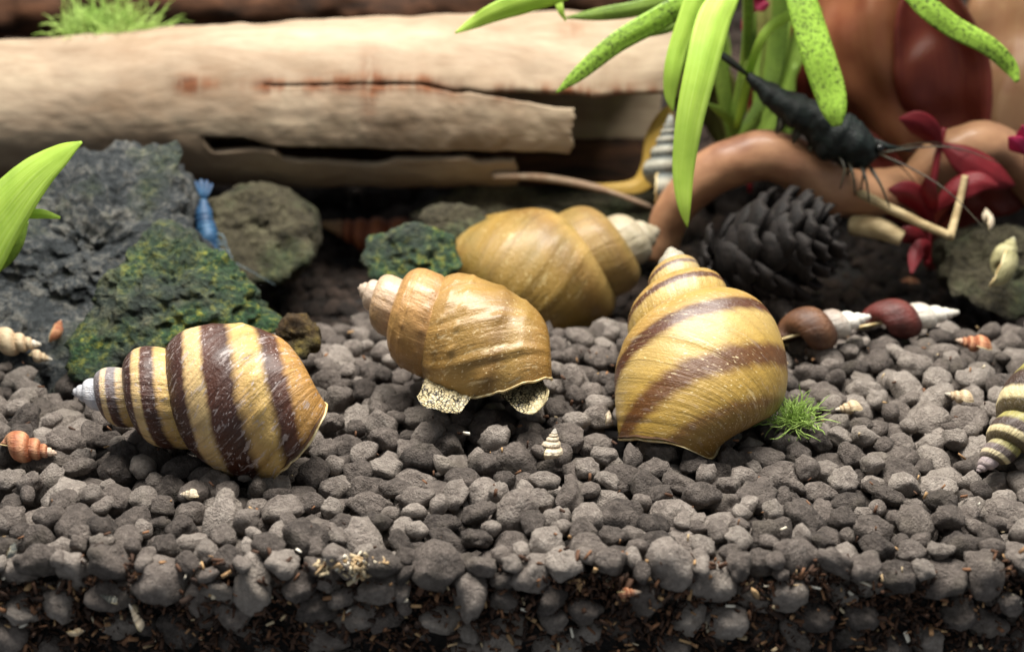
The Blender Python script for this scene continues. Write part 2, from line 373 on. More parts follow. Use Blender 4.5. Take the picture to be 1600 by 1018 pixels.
sn3 = snail('plain olive yellow snail with pale ringed spire behind the tan snail', 'snail', P3, M_S_OLIVE, M_LIP, M_OPER,
    (1034, 357), 156, 4, 140, 352, seed=8, sink=0.30, group='large pond snails')
P4 = dict(bt=[(-9, 1.4), (-2.4, 1.35), (-1.4, 1.05), (0, 1)], g=1.85, bb=0.30, base=[(-9, 1.5), (-.8, 1.5), (-.55, 1.75), (-.25, 1.6), (0, 1.3)], rr=[(-6, .62), (-1.6, .62), (-1, .64), (-.5, .61), (-.25, .53), (0, .48)], turns=6.0, n=2.4, flare=0.03, jag=0.003, grow=0.004, sweep=0.23, varix=[(-.06, .01)])
sn4 = snail('golden snail with two brown spiral bands standing on its lip with its tip up', 'snail', P4, M_S_GOLD, M_LIP, M_OPER,
    (1046, 383), 81, 33, 120, 388, seed=11, sink=0.72, group='large pond snails')
for k, s in enumerate((sn1, sn2, sn3, sn4)): print('snail', k + 1, 'Y', round(s[2]['Y'], 2), 'L', round(s[2]['L'], 2))

# ---------------------------------------------------------------- speckled foot of the crawling snail
def mat_foot():
    N = Nodes('speckled_foot'); o = N.scale(N.obj(), (100,) * 3)
    wv = N.mix(0.06, o, N.new('ShaderNodeTexNoise', {'Vector': o, 'Scale': 9.0}).outputs[1])
    e = N.voronoi(wv, 19.0, 'DISTANCE_TO_EDGE'); n1 = N.noise(o, 3.0, 3); n2 = N.noise(o, 26, 2)
    ink = N.math('MULTIPLY', N.map(e, 0.20, 0.07), N.map(n1, 0.30, 0.46), True)
    c = N.ramp(n2, [(0.3, lin('97865c')), (0.6, lin('c8ba94'))]); c = N.mix(ink, c, lin('15110c'))
    return N.done(c, 0.38, N.bump(e, 0.03, 0.6), 0.5, 0.25, sss=0.15)
M_FOOT = mat_foot()
root2, sh2, inf2 = sn2
yf = inf2['c'][1] - 0.45
def foot_sheet():
    # hem of the foot seen from the front: (x, y of hem, how far it flares towards the viewer)
    hem = spline([(652, 622, .05), (660, 634, .30), (678, 641, .42), (700, 646, .40), (716, 648, .25), (728, 634, .02), (745, 617, -.15), (772, 612, -.18), (790, 627, -.05), (806, 640, .12), (826, 650, .35), (845, 640, .42), (855, 628, .30), (858, 612, .05)], 72)
    V = []; m = 14
    for k, (x, y, f) in enumerate(hem):
        e = math.sin(math.pi * k / (len(hem) - 1)) ** 0.4
        top = at(760 + (x - 760) * 0.86, 585, yf + 0.55); bot = at(x, y, yf - 0.1 - f * 0.8)
        for j in range(m):
            t = j / (m - 1); p = top * (1 - t) + bot * t
            p = p + np.array([0, -0.16 * math.sin(math.pi * t) * e - 0.10 * t ** 6, 0.05 * t ** 8 + 0.015 * math.sin(x * .22 + t * 9)])
            V.append(p)
    n = len(hem)
    # sole: from the hem back under the shell, so that the foot is a closed body
    base = len(V)
    for k, (x, y, f) in enumerate(hem): V.append(at(760 + (x - 760) * 0.8, min(y, 630) - 14, yf + 1.1) + np.array([0, 0, -0.05]))
    F = grid_faces(n, m) + [(k * m + m - 1, base + k, base + k + 1, (k + 1) * m + m - 1) for k in range(n - 1)]
    F += [(base + k, k * m, (k + 1) * m, base + k + 1) for k in range(n - 1)]
    return V, F
V, F = foot_sheet(); part('foot', V, F, M_FOOT, root2, label='cream foot with black net of speckles')

# ---------------------------------------------------------------- rocks
ROCKS = []
def rock_y(px, py, gap=0.12):
    """Depth at which a thing seen at this pixel touches the nearest rock behind it."""
    d = Vector(ray(px, py)).normalized(); hits = [b.ray_cast(Vector(CAM), d) for b in ROCKS]; hits = [q[0].y for q in hits if q[0]]
    return min(hits) - gap
def rock(name, label, pts, mat, sub=5, rough=0.14, pit=0.10, seed=0.0, fr=1.0):
    P = np.array(pts); c = P.mean(0)
    bm = bmesh.new(); [bm.verts.new(p) for p in P]; bmesh.ops.convex_hull(bm, input=bm.verts)
    bmesh.ops.triangulate(bm, faces=bm.faces); bvh = BVHTree.FromBMesh(bm)
    Vs, Fs = ico(sub); out = []; ext = (P.max(0) - P.min(0)); Rs = []
    for v in Vs:
        d = Vector(v * ext); d.normalize(); hit = bvh.ray_cast(Vector(c), d)
        Rs.append((hit[3] if hit[0] else 0.5, d))
    for r, d in Rs:
        p = np.array(c) + np.array(d) * r
        big = fnoise(p, 0.55 * fr, 1.0, 3, seed); sm = fnoise(p, 2.2 * fr, 0.7, 5, seed + 5)
        vd = mnoise.voronoi(Vector(p * 1.9 * fr + seed))[0][0]; vs = mnoise.voronoi(Vector(p * 4.3 * fr + seed * 2))[0][0]
        h = 0.35 * big * rough / 0.14 + rough * sm - pit * max(0, 1 - vd * 2.4) * 1.5 - pit * 0.6 * max(0, 1 - vs * 2.4)
        out.append(p + np.array(d) * h)
    bm.free(); out = np.array(out)
    base = (c[0], c[1], float(out[:, 2].min())); t = thing(name, label, 'rock', base)
    part('stone', out, Fs, mat, t); ROCKS.append(BVHTree.FromPolygons([Vector(v) for v in out], [tuple(f) for f in Fs])); SHELLS.append((out, [tuple(f) for f in Fs])) ; return t
M_LAVA = mat_rock('lava_rock', lin('0e1416'), lin('3c4042'), lin('8e8a80'), lin('3c4a34'), 0.52, 0.72, lin('77784c'))
M_MOSS = mat_rock('mossy_rock', lin('0c1314'), lin('384038'), lin('77745c'), lin('2f5030'), 0.40, 0.58, lin('8a8c38'))
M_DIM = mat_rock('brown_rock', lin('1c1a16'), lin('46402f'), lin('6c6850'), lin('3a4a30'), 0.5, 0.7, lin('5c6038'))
M_LUMP = mat_rock('mulm_lump', lin('1c140c'), lin('4a3820'), lin('80642e'), lin('4c4a20'), 0.45, 0.7, lin('8a7a38'))
def gp(px, py, dz=0.0):
    p = on_ground(px, py); p[2] += dz; return p
def hullpts(front, dy, extra=()):
    """Front outline points plus the same ones pushed back by dy and shrunk a little: a solid body."""
    F = [at(*p) for p in front]; c = np.mean(F, 0); return F + [c + (f - c) * 0.8 + np.array([0, dy, 0]) for f in F] + list(extra)
rock('lava_rock', 'large grey porous lava rock behind the green mossy rock', hullpts([(-110, 420, 7.2), (-40, 345, 8.0), (60, 290, 8.6), (110, 258, 9.0), (195, 238, 9.2), (266, 250, 9.2), (292, 330, 8.6), (300, 400, 8.0), (240, 520, 6.6), (90, 640, 5.4), (0, 690, 4.9), (-110, 690, 4.9)], 2.2), M_LAVA, 6, 0.26, 0.24, 3.0)
rock('mossy_rock', 'green algae covered pointed rock leaning behind the striped snail', hullpts([(232, 348, 6.9), (262, 352, 6.9), (330, 395, 6.7), (395, 450, 6.5), (432, 497, 6.3), (410, 545, 5.6), (260, 600, 4.9), (120, 590, 5.0), (96, 545, 5.4), (140, 450, 6.0), (190, 390, 6.5)], 1.3), M_MOSS, 6, 0.16, 0.16, 11.0, 1.2)
rock('dim_rock', 'dim brownish rock in the shade under the log', hullpts([(315, 320, 10.2), (370, 290, 10.6), (430, 300, 10.6), (490, 350, 10.2), (488, 400, 9.8), (430, 450, 9.4), (330, 440, 9.4)], 1.8), M_DIM, 5, 0.14, 0.10, 21.0)
rock('mossy_stone', 'small dark green mossy stone beside the olive snail', hullpts([(574, 412, 8.0), (592, 376, 8.2), (650, 358, 8.4), (700, 372, 8.4), (722, 410, 8.2), (700, 455, 7.6), (590, 455, 7.6)], 1.0), M_MOSS, 5, 0.10, 0.07, 31.0, 1.5)
rock('shaded_stone', 'shaded mossy stone under the log behind the olive snail', hullpts([(640, 350, 9.6), (660, 324, 9.8), (720, 318, 9.8), (760, 345, 9.6), (740, 390, 9.2), (650, 390, 9.2)], 1.0), M_DIM, 4, 0.10, 0.07, 37.0, 1.4)
rock('dark_stone', 'dark stone in the shadow holding up the broken end of the log', hullpts([(640, 330, 12.6), (700, 296, 12.9), (800, 290, 13.0), (1010, 300, 12.8), (1070, 318, 12.4), (1060, 360, 12.0), (900, 420, 11.4), (680, 410, 11.6)], 2.2), M_DIM, 4, 0.16, 0.10, 51.0)  # added stone: props the log and keeps the gap beneath it dark
rock('dark_stone', 'low dark stone behind the dark red snail with tiny shells on it', hullpts([(1470, 385, 9.4), (1510, 362, 9.6), (1580, 358, 9.7), (1680, 380, 9.6), (1690, 470, 8.6), (1580, 500, 8.3), (1480, 470, 8.6)], 1.6), M_DIM, 5, 0.12, 0.10, 61.0)
rock('mulm_lump', 'small yellow brown crumbly lump behind the striped snail', hullpts([(432, 520, 5.0), (448, 497, 5.2), (475, 500, 5.2), (490, 530, 5.0), (478, 562, 4.7), (440, 560, 4.7)], 0.5), M_LUMP, 4, 0.08, 0.05, 41.0, 2.5)
# ---------------------------------------------------------------- hollow driftwood log
def mat_bark():
    N = Nodes('pale_bark'); o = N.obj(); st = N.attr('stain')
    n1 = N.noise(N.scale(o, (25, 100, 100)), 1.0, 6, 0.65, 0.4); n2 = N.noise(N.scale(o, (100,) * 3), 0.8, 4, 0.6); n3 = N.noise(N.scale(o, (60, 400, 400)), 2.0, 5, 0.7)
    c = N.ramp(n1, [(0.3, lin('73604c')), (0.5, lin('917f6a')), (0.7, lin('a8977f'))])
    c = N.mix(N.map(n2, 0.45, 0.7, 0, 0.45), c, lin('7c644c'))
    c = N.mix(N.map(n3, 0.5, 0.75, 0, 0.22), c, lin('6d4c34'))
    sm = N.math('MULTIPLY', st, N.map(N.noise(N.scale(o, (500, 120, 120)), 1.0, 4, 0.6), 0.30, 0.52), True)
    c = N.mix(sm, c, N.ramp(n3, [(0.35, lin('4a2a18')), (0.65, lin('7d4c2c'))]))
    return N.done(c, 0.75, N.bump(N.math('ADD', n1, N.math('MULTIPLY', n3, 0.5)), 0.035, 0.7), 0.3)
M_BARK = mat_bark()
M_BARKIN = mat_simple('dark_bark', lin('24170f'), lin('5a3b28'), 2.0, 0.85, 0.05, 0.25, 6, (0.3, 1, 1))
LY = 13.5
def lcy(x): return interp([(-300, 182), (0, 172), (300, 166), (600, 160), (1050, 156)], x)
def lrp(x): return interp([(-300, 96), (0, 100), (300, 116), (600, 126), (1050, 130)], x)
def y2t(x, y): return np.arccos(np.clip((lcy(x) - y) / lrp(x), -1, 1))
crk_t = [(-300, 128), (300, 128), (440, 129.5), (560, 127), (668, 125), (718, 136), (735, 133), (762, 138), (810, 136), (897, 140), (914, 145), (950, 141), (1040, 138)]
crk_b = [(-300, 128), (300, 128), (440, 130.5), (560, 129), (668, 128.5), (718, 139), (735, 138), (776, 144), (864, 159), (889, 160), (1100, 165)]
gap_t = [(-300, 215), (338, 200.5), (345, 200), (405, 202), (450, 214), (600, 217), (722, 222), (889, 224)]
gap_b = [(-300, 215), (338, 200.5), (352, 225), (412, 221), (446, 221), (457, 234), (560, 244), (600, 241), (627, 234), (729, 233), (749, 241), (806, 240), (1100, 250)]
log = thing('driftwood_log', 'pale hollow driftwood log with a long split lying across the tank', 'log', at(400, 290, LY))
def log_pt(x, th, dr=0.0):
    C = at(x, lcy(x), LY + interp([(-300, -.6), (600, 0), (1050, .3)], x)); r = lrp(x) / ppc(C)
    lump = 0.05 * fnoise((C[0], math.cos(th), math.sin(th)), 0.5, 1, 3, 2.0) + 0.015 * fnoise((C[0], math.cos(th) * 2, math.sin(th) * 2), 2.0, 1, 3, 8.0)
    r = r * (1 + lump) + dr; return C + r * np.array([0, -math.sin(th), math.cos(th)])
def stain_of(x, th):
    dc = abs(th - y2t(x, interp(crk_t, x))); k = float(sstep(285, 330, x) * (1 - sstep(1000, 1060, x)))
    v = 1.7 * k * math.exp(-(dc / 0.10) ** 2) * (0.45 + 1.3 * max(-.3, fnoise((x * .014, 3, 0), 1.0, 1, 3)))
    return min(1.0, max(0.0, v + 0.8 * math.exp(-((x - 592) / 14) ** 2) * max(0, 1 - dc / .6) + 0.5 * math.exp(-((x - 890) / 20) ** 2 - ((th - .62) / .12) ** 2)))
d2r = math.radians
def bark_sheet():
    """One curved sheet, whole on the left and split into three tongues on the right."""
    secs = [(lambda x: -d2r(125), lambda x: y2t(x, interp(crk_t, x)), 70, 1042), (lambda x: y2t(x, interp(crk_b, x)), lambda x: y2t(x, interp(gap_t, x)), 30, 889), (lambda x: y2t(x, interp(gap_b, x)), lambda x: d2r(178), 30, 806)]
    n = 230; x0 = -250; V, st, F = [], [], []; join = [436, 338]; prev_last = None; R = np.random.default_rng(1)
    xl = np.concatenate([np.linspace(x0, 338, 92), np.linspace(344, 436, 18)]); m0 = len(xl)
    for k, (ta, tb, nt, xe) in enumerate(secs):
        xs_ = np.concatenate([xl, np.linspace(440, xe, n - m0)]); idx = np.zeros((n, nt), int); rag = np.cumsum(R.normal(0, 2.2, nt)); rag -= rag.mean()
        for i, x in enumerate(xs_):
            wa = 0.010 * fnoise((x * .03, k * 3.0 + 1, 0), 1.0, .6, 5) * float(sstep(430, 520, x)); wb = 0.010 * fnoise((x * .03, k * 3.0 + 2, 0), 1.0, .6, 5) * float(sstep(430, 520, x))
            a, b = ta(x) + wa * (k > 0), tb(x) + wb * (k < 2)
            for j_ in range(nt):
                if j_ == 0 and prev_last is not None and x <= join[k - 1] + .5: idx[i, 0] = prev_last[i]; continue
                th = a + (b - a) * j_ / (nt - 1); fr_ = max(0, (i - n + 6) / 6)
                idx[i, j_] = len(V); V.append(log_pt(x + rag[j_] * fr_, th)); st.append(stain_of(x, th))
        F += [(idx[i, j_], idx[i, j_ + 1], idx[i + 1, j_ + 1], idx[i + 1, j_]) for i in range(n - 1) for j_ in range(nt - 1)]; prev_last = idx[:, -1]
    o = part('bark', V, F, M_BARK, log, attr={'stain': st}, solid=0.15); return o
bark_sheet()
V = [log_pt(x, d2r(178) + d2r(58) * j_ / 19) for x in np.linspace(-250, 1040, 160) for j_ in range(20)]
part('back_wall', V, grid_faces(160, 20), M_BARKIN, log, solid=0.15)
V, F = tube(spline([np.append(at(770, 276, 12.3), .10), np.append(at(850, 278, 12.2), .14), np.append(at(940, 296, 12.0), .12), np.append(at(1035, 330, 11.6), .07)], 24)[:, :3], [.08] * 6 + [.09] * 10 + [.06] * 6 + [.03, .01], 10)
o = part('splinter', V, F, M_BARK, log, attr={'stain': np.full(len(V), .4)})

# ---------------------------------------------------------------- reddish driftwood behind the right half
M_ROOT = mat_simple('red_brown_wood', lin('82563e'), lin('bc8e6a'), 0.9, 0.5, 0.03, 0.4, 6, (0.5, 1, 1), coat=0.15)
M_TRUNK = mat_simple('rusty_wood', lin('70281c'), lin('a8785a'), 0.22, 0.6, 0.05, 0.35, 6, (1, 1, 0.5))
def limb(pts, mat, parent, n=60, m=28, seed=1.0, amp=0.10, name='limb'):
    """pts: (px, py, Y, radius in px)"""
    W = [np.append(at(p[0], p[1], p[2]), p[3] / ppc(at(p[0], p[1], p[2]))) for p in pts]; Q = spline(W, n)
    V, F = tube(Q[:, :3], np.maximum(Q[:, 3], 0.02), m)
    V = np.array([v + (v - Q[min(i // m, n - 1), :3]) * (amp * 2 * fnoise(v, 0.6, 1, 4, seed) + 0.25 * amp * fnoise(v, 3.0, 1, 3, seed)) for i, v in enumerate(V)])
    return part(name, V, F, mat, parent)
rt = thing('driftwood_root', 'smooth brown driftwood root arching over the dark seed cone', 'driftwood', gp(1040, 385))
limb([(1030, 400, 10.8, 26), (1048, 340, 10.6, 30), (1085, 290, 10.3, 34), (1140, 255, 10.0, 40), (1205, 245, 9.8, 42), (1262, 272, 9.9, 44), (1315, 300, 10.2, 38), (1375, 300, 10.6, 34), (1440, 285, 11.2, 30)], M_ROOT, rt, 80, 28, 1.0, .08)
limb([(1400, 330, 11.2, 30), (1440, 280, 11.0, 32), (1490, 235, 10.8, 32), (1545, 225, 10.8, 34), (1595, 260, 11.0, 36), (1640, 320, 11.3, 34)], M_ROOT, rt, 60, 24, 4.0, .10, 'branch')
db = thing('dark_branch', 'rough dark brown branch lying behind the pale log', 'branch', gp(300, 60))
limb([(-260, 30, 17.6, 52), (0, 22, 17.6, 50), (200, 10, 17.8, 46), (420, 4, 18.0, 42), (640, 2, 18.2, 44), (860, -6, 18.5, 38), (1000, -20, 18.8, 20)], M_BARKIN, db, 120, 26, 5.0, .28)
M_TWIG = mat_simple('pale_twig', lin('8f7a56'), lin('cbb68c'), 3.0, 0.7, 0.03, 0.3, 4, (0.4, 1, 1))
for lab, pts in (('pale dry stalk leaning across the red leaves', [(1345, 303, 9.6, 7), (1400, 330, 9.3, 7), (1445, 352, 9.1, 7), (1485, 368, 8.9, 6)]),
                 ('short upright dry stalk beside the red leaves', [(1508, 275, 9.6, 6), (1498, 320, 9.4, 6), (1484, 372, 9.0, 7)]),
                 ('short tan dry stub beside the dark seed cone', [(1330, 352, 9.8, 16), (1370, 356, 9.5, 17), (1410, 372, 9.3, 12)])):
    t = thing('dry_stalk', lab, 'stalk', at(pts[-1][0], pts[-1][1], pts[-1][2])); limb(pts, M_TWIG, t, 24, 10, 3.0, .08, 'stem')

# ---------------------------------------------------------------- leaves
def mat_leaf(name, base, dark, pale, spots=0.0, spotc='3c4a1e', trans=0.35, veins=0.6):
    N = Nodes(name); uv = N.uv(); o = N.scale(N.obj(), (100,) * 3)
    vein = N.noise(N.scale(uv, (14, 0.7, 1)), 1.0, 3, 0.5); n = N.noise(o, 1.4, 4)
    c = N.mix(N.map(vein, 0.35, 0.65, 0, veins), base, pale); c = N.mix(N.map(n, 0.45, 0.7, 0, 0.5), c, dark)
    if spots:
        s = N.noise(o, 15.0, 5, 0.75); big = N.noise(o, 1.1, 2); c = N.mix(N.math('MULTIPLY', N.map(s, 0.50, 0.60), N.map(big, 0.35, 0.55, 0.3, spots), True), c, lin(spotc))
    m = N.done(c, 0.42, N.bump(vein, 0.02, 0.6), 0.4)
    tb = N.new('ShaderNodeBsdfTranslucent', {'Color': c}); mx = N.new('ShaderNodeMixShader', {0: trans})
    N.nt.links.new(N.bsdf.outputs[0], mx.inputs[1]); N.nt.links.new(tb.outputs[0], mx.inputs[2]); N.nt.links.new(mx.outputs[0], N.out.inputs[0]); return m
M_LEAF = mat_leaf('green_leaf', lin('b4d250'), lin('94ba3e'), lin('cfe67c'), trans=0.5)
M_LEAFS = mat_leaf('speckled_leaf', lin('8fb83a'), lin('6c8c2a'), lin('b8d860'), 1.0)
M_LEAFO = mat_leaf('old_leaf', lin('7d9a3a'), lin('5a7a2c'), lin('a0ba58'), 0.3)
M_DULL = mat_leaf('dull_leaf', lin('6a6a34'), lin('54431f'), lin('8a8a50'), 0.3)
M_RED = mat_leaf('red_leaf', lin('7c1c24'), lin('4c1214'), lin('9c3038'), trans=0.35)
M_PINK = mat_leaf('pink_leaf', lin('c02a5a'), lin('8a1a3c'), lin('d84a78'), trans=0.35)
M_YEL = mat_leaf('yellow_leaf', lin('b89238'), lin('8a6420'), lin('d0b060'), trans=0.25)
def leaf(name, pts, mat, parent, n=40, curl=0.25, twist=0.0, thick=0.03, yaw=0.0, wave=0.02):
    """pts: (px, py, Y, width in px); a ribbon with a shallow V section facing roughly the viewer."""
    W = [np.append(at(p[0], p[1], p[2]), p[3] / ppc(at(p[0], p[1], p[2]))) for p in pts]; Q = spline(W, n); m = 9 if wave < .1 else 17
    P = Q[:, :3]; T = np.gradient(P, axis=0); T /= np.linalg.norm(T, axis=1)[:, None] + 1e-9; V, uv = [], []
    for i in range(n):
        view = P[i] - CAM; view /= np.linalg.norm(view); side = np.cross(T[i], view); side /= np.linalg.norm(side) + 1e-9; nor = np.cross(side, T[i])
        q = twist * math.sin(i / n * 3.0 + 0.5) + yaw; s2 = math.cos(q) * side + math.sin(q) * nor; n2 = np.cross(s2, T[i]); w = max(Q[i, 3], 0.012) / 2 / max(.5, math.cos(q))
        for j in range(m):
            f = j / (m - 1) * 2 - 1; rip = wave * fnoise((i * .25 if wave < .1 else i * .09, f * (2 if wave < .1 else 1.1), 0), 1.0, 1, 2, P[0][0])
            V.append(P[i] + s2 * w * f + n2 * (w * curl * (abs(f) - .5) + rip * w)); uv.append((f, i / n * 4))
    return part(name, V, grid_faces(n, m), mat, parent, uv, solid=thick)
def shade_leaf(P, w, mat, parent):
    Q = spline([np.append(p, x) for p, x in zip(P, w)], 24); T = np.gradient(Q[:, :3], axis=0); V, uv = [], []
    for i in range(24):
        sd = np.cross(T[i], [0, 0, 1.0]); sd /= np.linalg.norm(sd) + 1e-9
        for j in range(7):
            f = j / 3 - 1; V.append(Q[i, :3] + sd * Q[i, 3] / 2 * f + np.array([0, 0, .1 * abs(f)])); uv.append((f, i / 6))
    return part('leaf', V, grid_faces(24, 7), mat, parent, uv, solid=0.03)
pl = thing('ribbon_leaf_plant', 'bright green plant with long ribbon leaves hanging over the log', 'plant', gp(1147, 232))
cr_ = (1150, -70)
limb([(1147, 232, 11.2, 9), (1150, 180, 11.0, 9), (1165, 90, 10.4, 9), (1168, -10, 9.6, 9), (1150, -90, 8.8, 8)], M_LEAFO, pl, 40, 10, 2.0, .03, 'stem')
for nm, pts, mt in (
    ('leaf', [(1150, -75, 8.6, 20), (1140, -30, 8.0, 40), (1131, 0, 7.7, 46), (1114, 37, 7.4, 54), (1095, 112, 7.0, 50), (1078, 187, 6.8, 43), (1068, 262, 6.7, 34), (1069, 319, 6.6, 21), (1074, 354, 6.6, 2)], M_LEAF),
    ('leaf', [(1150, -80, 8.7, 16), (1112, -20, 8.4, 34), (1090, 0, 8.3, 38), (1074, 37, 8.2, 34), (1060, 75, 8.1, 30), (1051, 112, 8.0, 27), (1047, 150, 8.0, 17), (1052, 173, 8.0, 2)], M_LEAF),
    ('leaf', [(1150, -75, 9.0, 16), (1100, -15, 8.9, 30), (1034, 27, 8.8, 36), (965, 66, 8.6, 32), (905, 115, 8.5, 22), (869, 145, 8.5, 2)], M_LEAFS),
    ('leaf', [(1000, -60, 9.5, 20), (880, -16, 9.2, 34), (823, 2, 9.0, 36), (772, 20, 8.9, 28), (740, 36, 8.9, 18), (711, 52, 8.8, 2)], M_LEAF),
    ('leaf', [(1150, -60, 10.2, 14), (1080, -10, 10.2, 24), (999, 13, 10.1, 24), (940, 22, 10.0, 20), (884, 28, 10.0, 3)], M_LEAFO),
    ('leaf', [(880, -40, 9.6, 10), (873, -5, 9.5, 12), (876, 16, 9.4, 10), (884, 33, 9.4, 2)], M_LEAF),
    ('leaf', [(1080, 20, 9.4, 10), (1050, 42, 9.4, 13), (1020, 50, 9.3, 13), (985, 60, 9.3, 2)], M_LEAFO),
    ('leaf', [(1240, -60, 9.2, 30), (1250, -10, 8.9, 44), (1264, 37, 8.7, 48), (1280, 90, 8.5, 50), (1296, 140, 8.4, 48), (1304, 175, 8.3, 36), (1308, 197, 8.3, 14)], M_LEAFS),
    ('leaf', [(1250, -90, 9.3, 14), (1400, -30, 9.2, 30), (1450, 12, 9.0, 34), (1490, 42, 8.9, 32), (1545, 72, 8.8, 28), (1578, 104, 8.8, 22), (1590, 128, 8.7, 6)], M_LEAFS),
    ('leaf', [(1180, -60, 9.8, 10), (1260, -20, 9.8, 14), (1240, 18, 9.6, 16), (1206, 41, 9.5, 16), (1187, 67, 9.5, 14), (1172, 110, 9.8, 11), (1150, 200, 10.6, 8)], M_LEAF),
    ('leaf', [(1146, 224, 11.0, 8), (1142, 190, 10.8, 14), (1122, 172, 10.6, 12), (1102, 160, 10.5, 2)], M_LEAFO),
    ('leaf', [(1146, 224, 11.0, 8), (1158, 170, 10.7, 16), (1166, 130, 10.4, 16), (1176, 60, 10.2, 12), (1180, 20, 10.2, 3)], M_LEAFO),
    ('leaf', [(1146, 226, 10.9, 8), (1165, 208, 10.6, 16), (1182, 190, 10.4, 13), (1190, 172, 10.3, 2)], M_LEAFO),
    ('leaf', [(1144, 224, 11.1, 8), (1132, 150, 10.9, 22), (1124, 80, 10.8, 22), (1122, 10, 10.8, 20), (1125, -40, 10.8, 16)], M_LEAFO),
    ('leaf', [(1150, 222, 11.3, 10), (1200, 140, 11.4, 24), (1215, 70, 11.5, 26), (1220, 0, 11.5, 26), (1222, -50, 11.5, 20)], M_LEAFO)):
    leaf(nm, pts, mt, pl, twist=0.25)
# extra crown leaves added above the view to shade the back of the tank
for k in range(5):
    a = -0.3 + k * 0.45; R_ = random.Random(k); b0 = at(1150, -90, 8.8); Lh = R_.uniform(5.0, 8.0); dx = math.cos(a) * (1.25 if math.cos(a) > 0 else 0.5); dy = math.sin(a) * 0.42 + 0.25
    P_ = [b0 + np.array([dx * Lh * f, dy * Lh * f, 3.2 * math.sin(min(1, f * 1.2) * 1.9) * (0.6 + .4 * R_.random())]) for f in (0, .25, .5, .75, 1)]
    shade_leaf(P_, [0.2, 0.95, 1.15, 0.85, 0.05], M_LEAF, pl)
bp = thing('leafy_plant', 'dull olive leafy plant behind the ribbon leaves', 'plant', gp(1170, 250))
for k in range(22):
    R_ = random.Random(100 + k); x1 = R_.uniform(1060, 1290); y1 = R_.uniform(-60, 150); Y_ = R_.uniform(13.6, 15.2); xb = 1170 + (x1 - 1170) * .3
    leaf('leaf', [(xb, 250, Y_, 10), ((xb + x1) / 2 + R_.uniform(-20, 20), 150, Y_, 26), (x1, y1 + 40, Y_, 32), (x1 + R_.uniform(-30, 30), y1 - 30, Y_, 4)], (M_LEAFO, M_DULL, M_DULL)[k % 3], bp, 20, .3, .5)
pl2 = thing('broad_leaf_plant', 'broad pale green leaf reaching over the grey lava rock', 'plant', gp(-60, 700))
limb([(-60, 700, 4.2, 8), (-90, 560, 4.6, 8), (-90, 450, 5.0, 9)], M_LEAFO, pl2, 20, 10, 1.0, .03, 'stem')
leaf('leaf', [(-100, 470, 5.0, 30), (-55, 400, 5.0, 92), (0, 330, 5.0, 76), (50, 275, 5.0, 54), (95, 241, 5.0, 30), (128, 222, 5.0, 2)], M_LEAF, pl2, twist=.1, yaw=0.75)
leaf('leaf', [(-90, 460, 5.2, 14), (-20, 360, 5.2, 22), (27, 338, 5.1, 13), (62, 334, 5.1, 15), (94, 340, 5.1, 4)], M_LEAF, pl2, twist=.2)
leaf('leaf', [(-90, 470, 5.6, 14), (-10, 410, 5.6, 34), (20, 380, 5.6, 30), (42, 345, 5.7, 6)], M_LEAFO, pl2)
M_RUST = mat_leaf('rust_leaf', lin('9c6042'), lin('7a3426'), lin('b07c58'), trans=0.35, veins=0.15)
M_WINE = mat_leaf('wine_leaf', lin('84382c'), lin('5c1c1c'), lin('9c5440'), trans=0.35, veins=0.15)
M_TAN = mat_leaf('tan_leaf', lin('a67e5c'), lin('8a5238'), lin('b8946e'), trans=0.35, veins=0.15)
bl = thing('broad_red_plant', 'large plant with broad rust brown leaves standing behind the arching root', 'plant', gp(1450, 330))
for k, (pts, mt) in enumerate((
    ([(1450, 360, 12.6, 12), (1425, 260, 12.6, 110), (1395, 150, 12.7, 190), (1370, 40, 12.9, 220), (1350, -80, 13.2, 190), (1340, -190, 13.6, 10)], M_RUST),
    ([(1455, 360, 12.3, 12), (1470, 270, 12.1, 90), (1478, 180, 12.0, 130), (1470, 90, 12.1, 130), (1450, 10, 12.4, 90), (1440, -60, 12.7, 8)], M_WINE),
    ([(1470, 370, 12.8, 12), (1540, 270, 13.0, 110), (1575, 150, 13.2, 150), (1590, 30, 13.5, 160), (1600, -90, 13.8, 120), (1605, -170, 14.0, 8)], M_TAN),
    ([(1450, 365, 12.4, 10), (1400, 320, 12.0, 60), (1370, 280, 11.8, 80), (1335, 230, 11.7, 70), (1300, 190, 11.7, 6)], M_WINE),
    ([(1465, 370, 12.2, 10), (1510, 320, 11.8, 60), (1550, 290, 11.6, 90), (1600, 270, 11.6, 90), (1660, 280, 11.7, 8)], M_WINE),
    ([(1440, 360, 13.4, 10), (1330, 220, 14.0, 80), (1290, 110, 14.2, 110), (1275, 0, 14.4, 120), (1270, -110, 14.6, 8)], M_WINE))):
    leaf('leaf', pts, mt, bl, 40, (0.45, -0.3, 0.4, 0.35, 0.5, 0.3)[k], 0.35, 0.05, wave=0.45)
limb([(1455, 420, 12.6, 8), (1455, 390, 12.6, 10), (1455, 355, 12.5, 9)], M_WINE, bl, 12, 10, 1.0, .03, 'stem')
rp = thing('red_leaved_plant', 'crimson leaved plant among the driftwood roots', 'plant', gp(1450, 410))
limb([(1448, 415, 9.8, 6), (1452, 340, 10.0, 6), (1462, 260, 10.2, 6), (1475, 200, 10.4, 5)], M_RED, rp, 30, 8, 1.0, .03, 'stem')
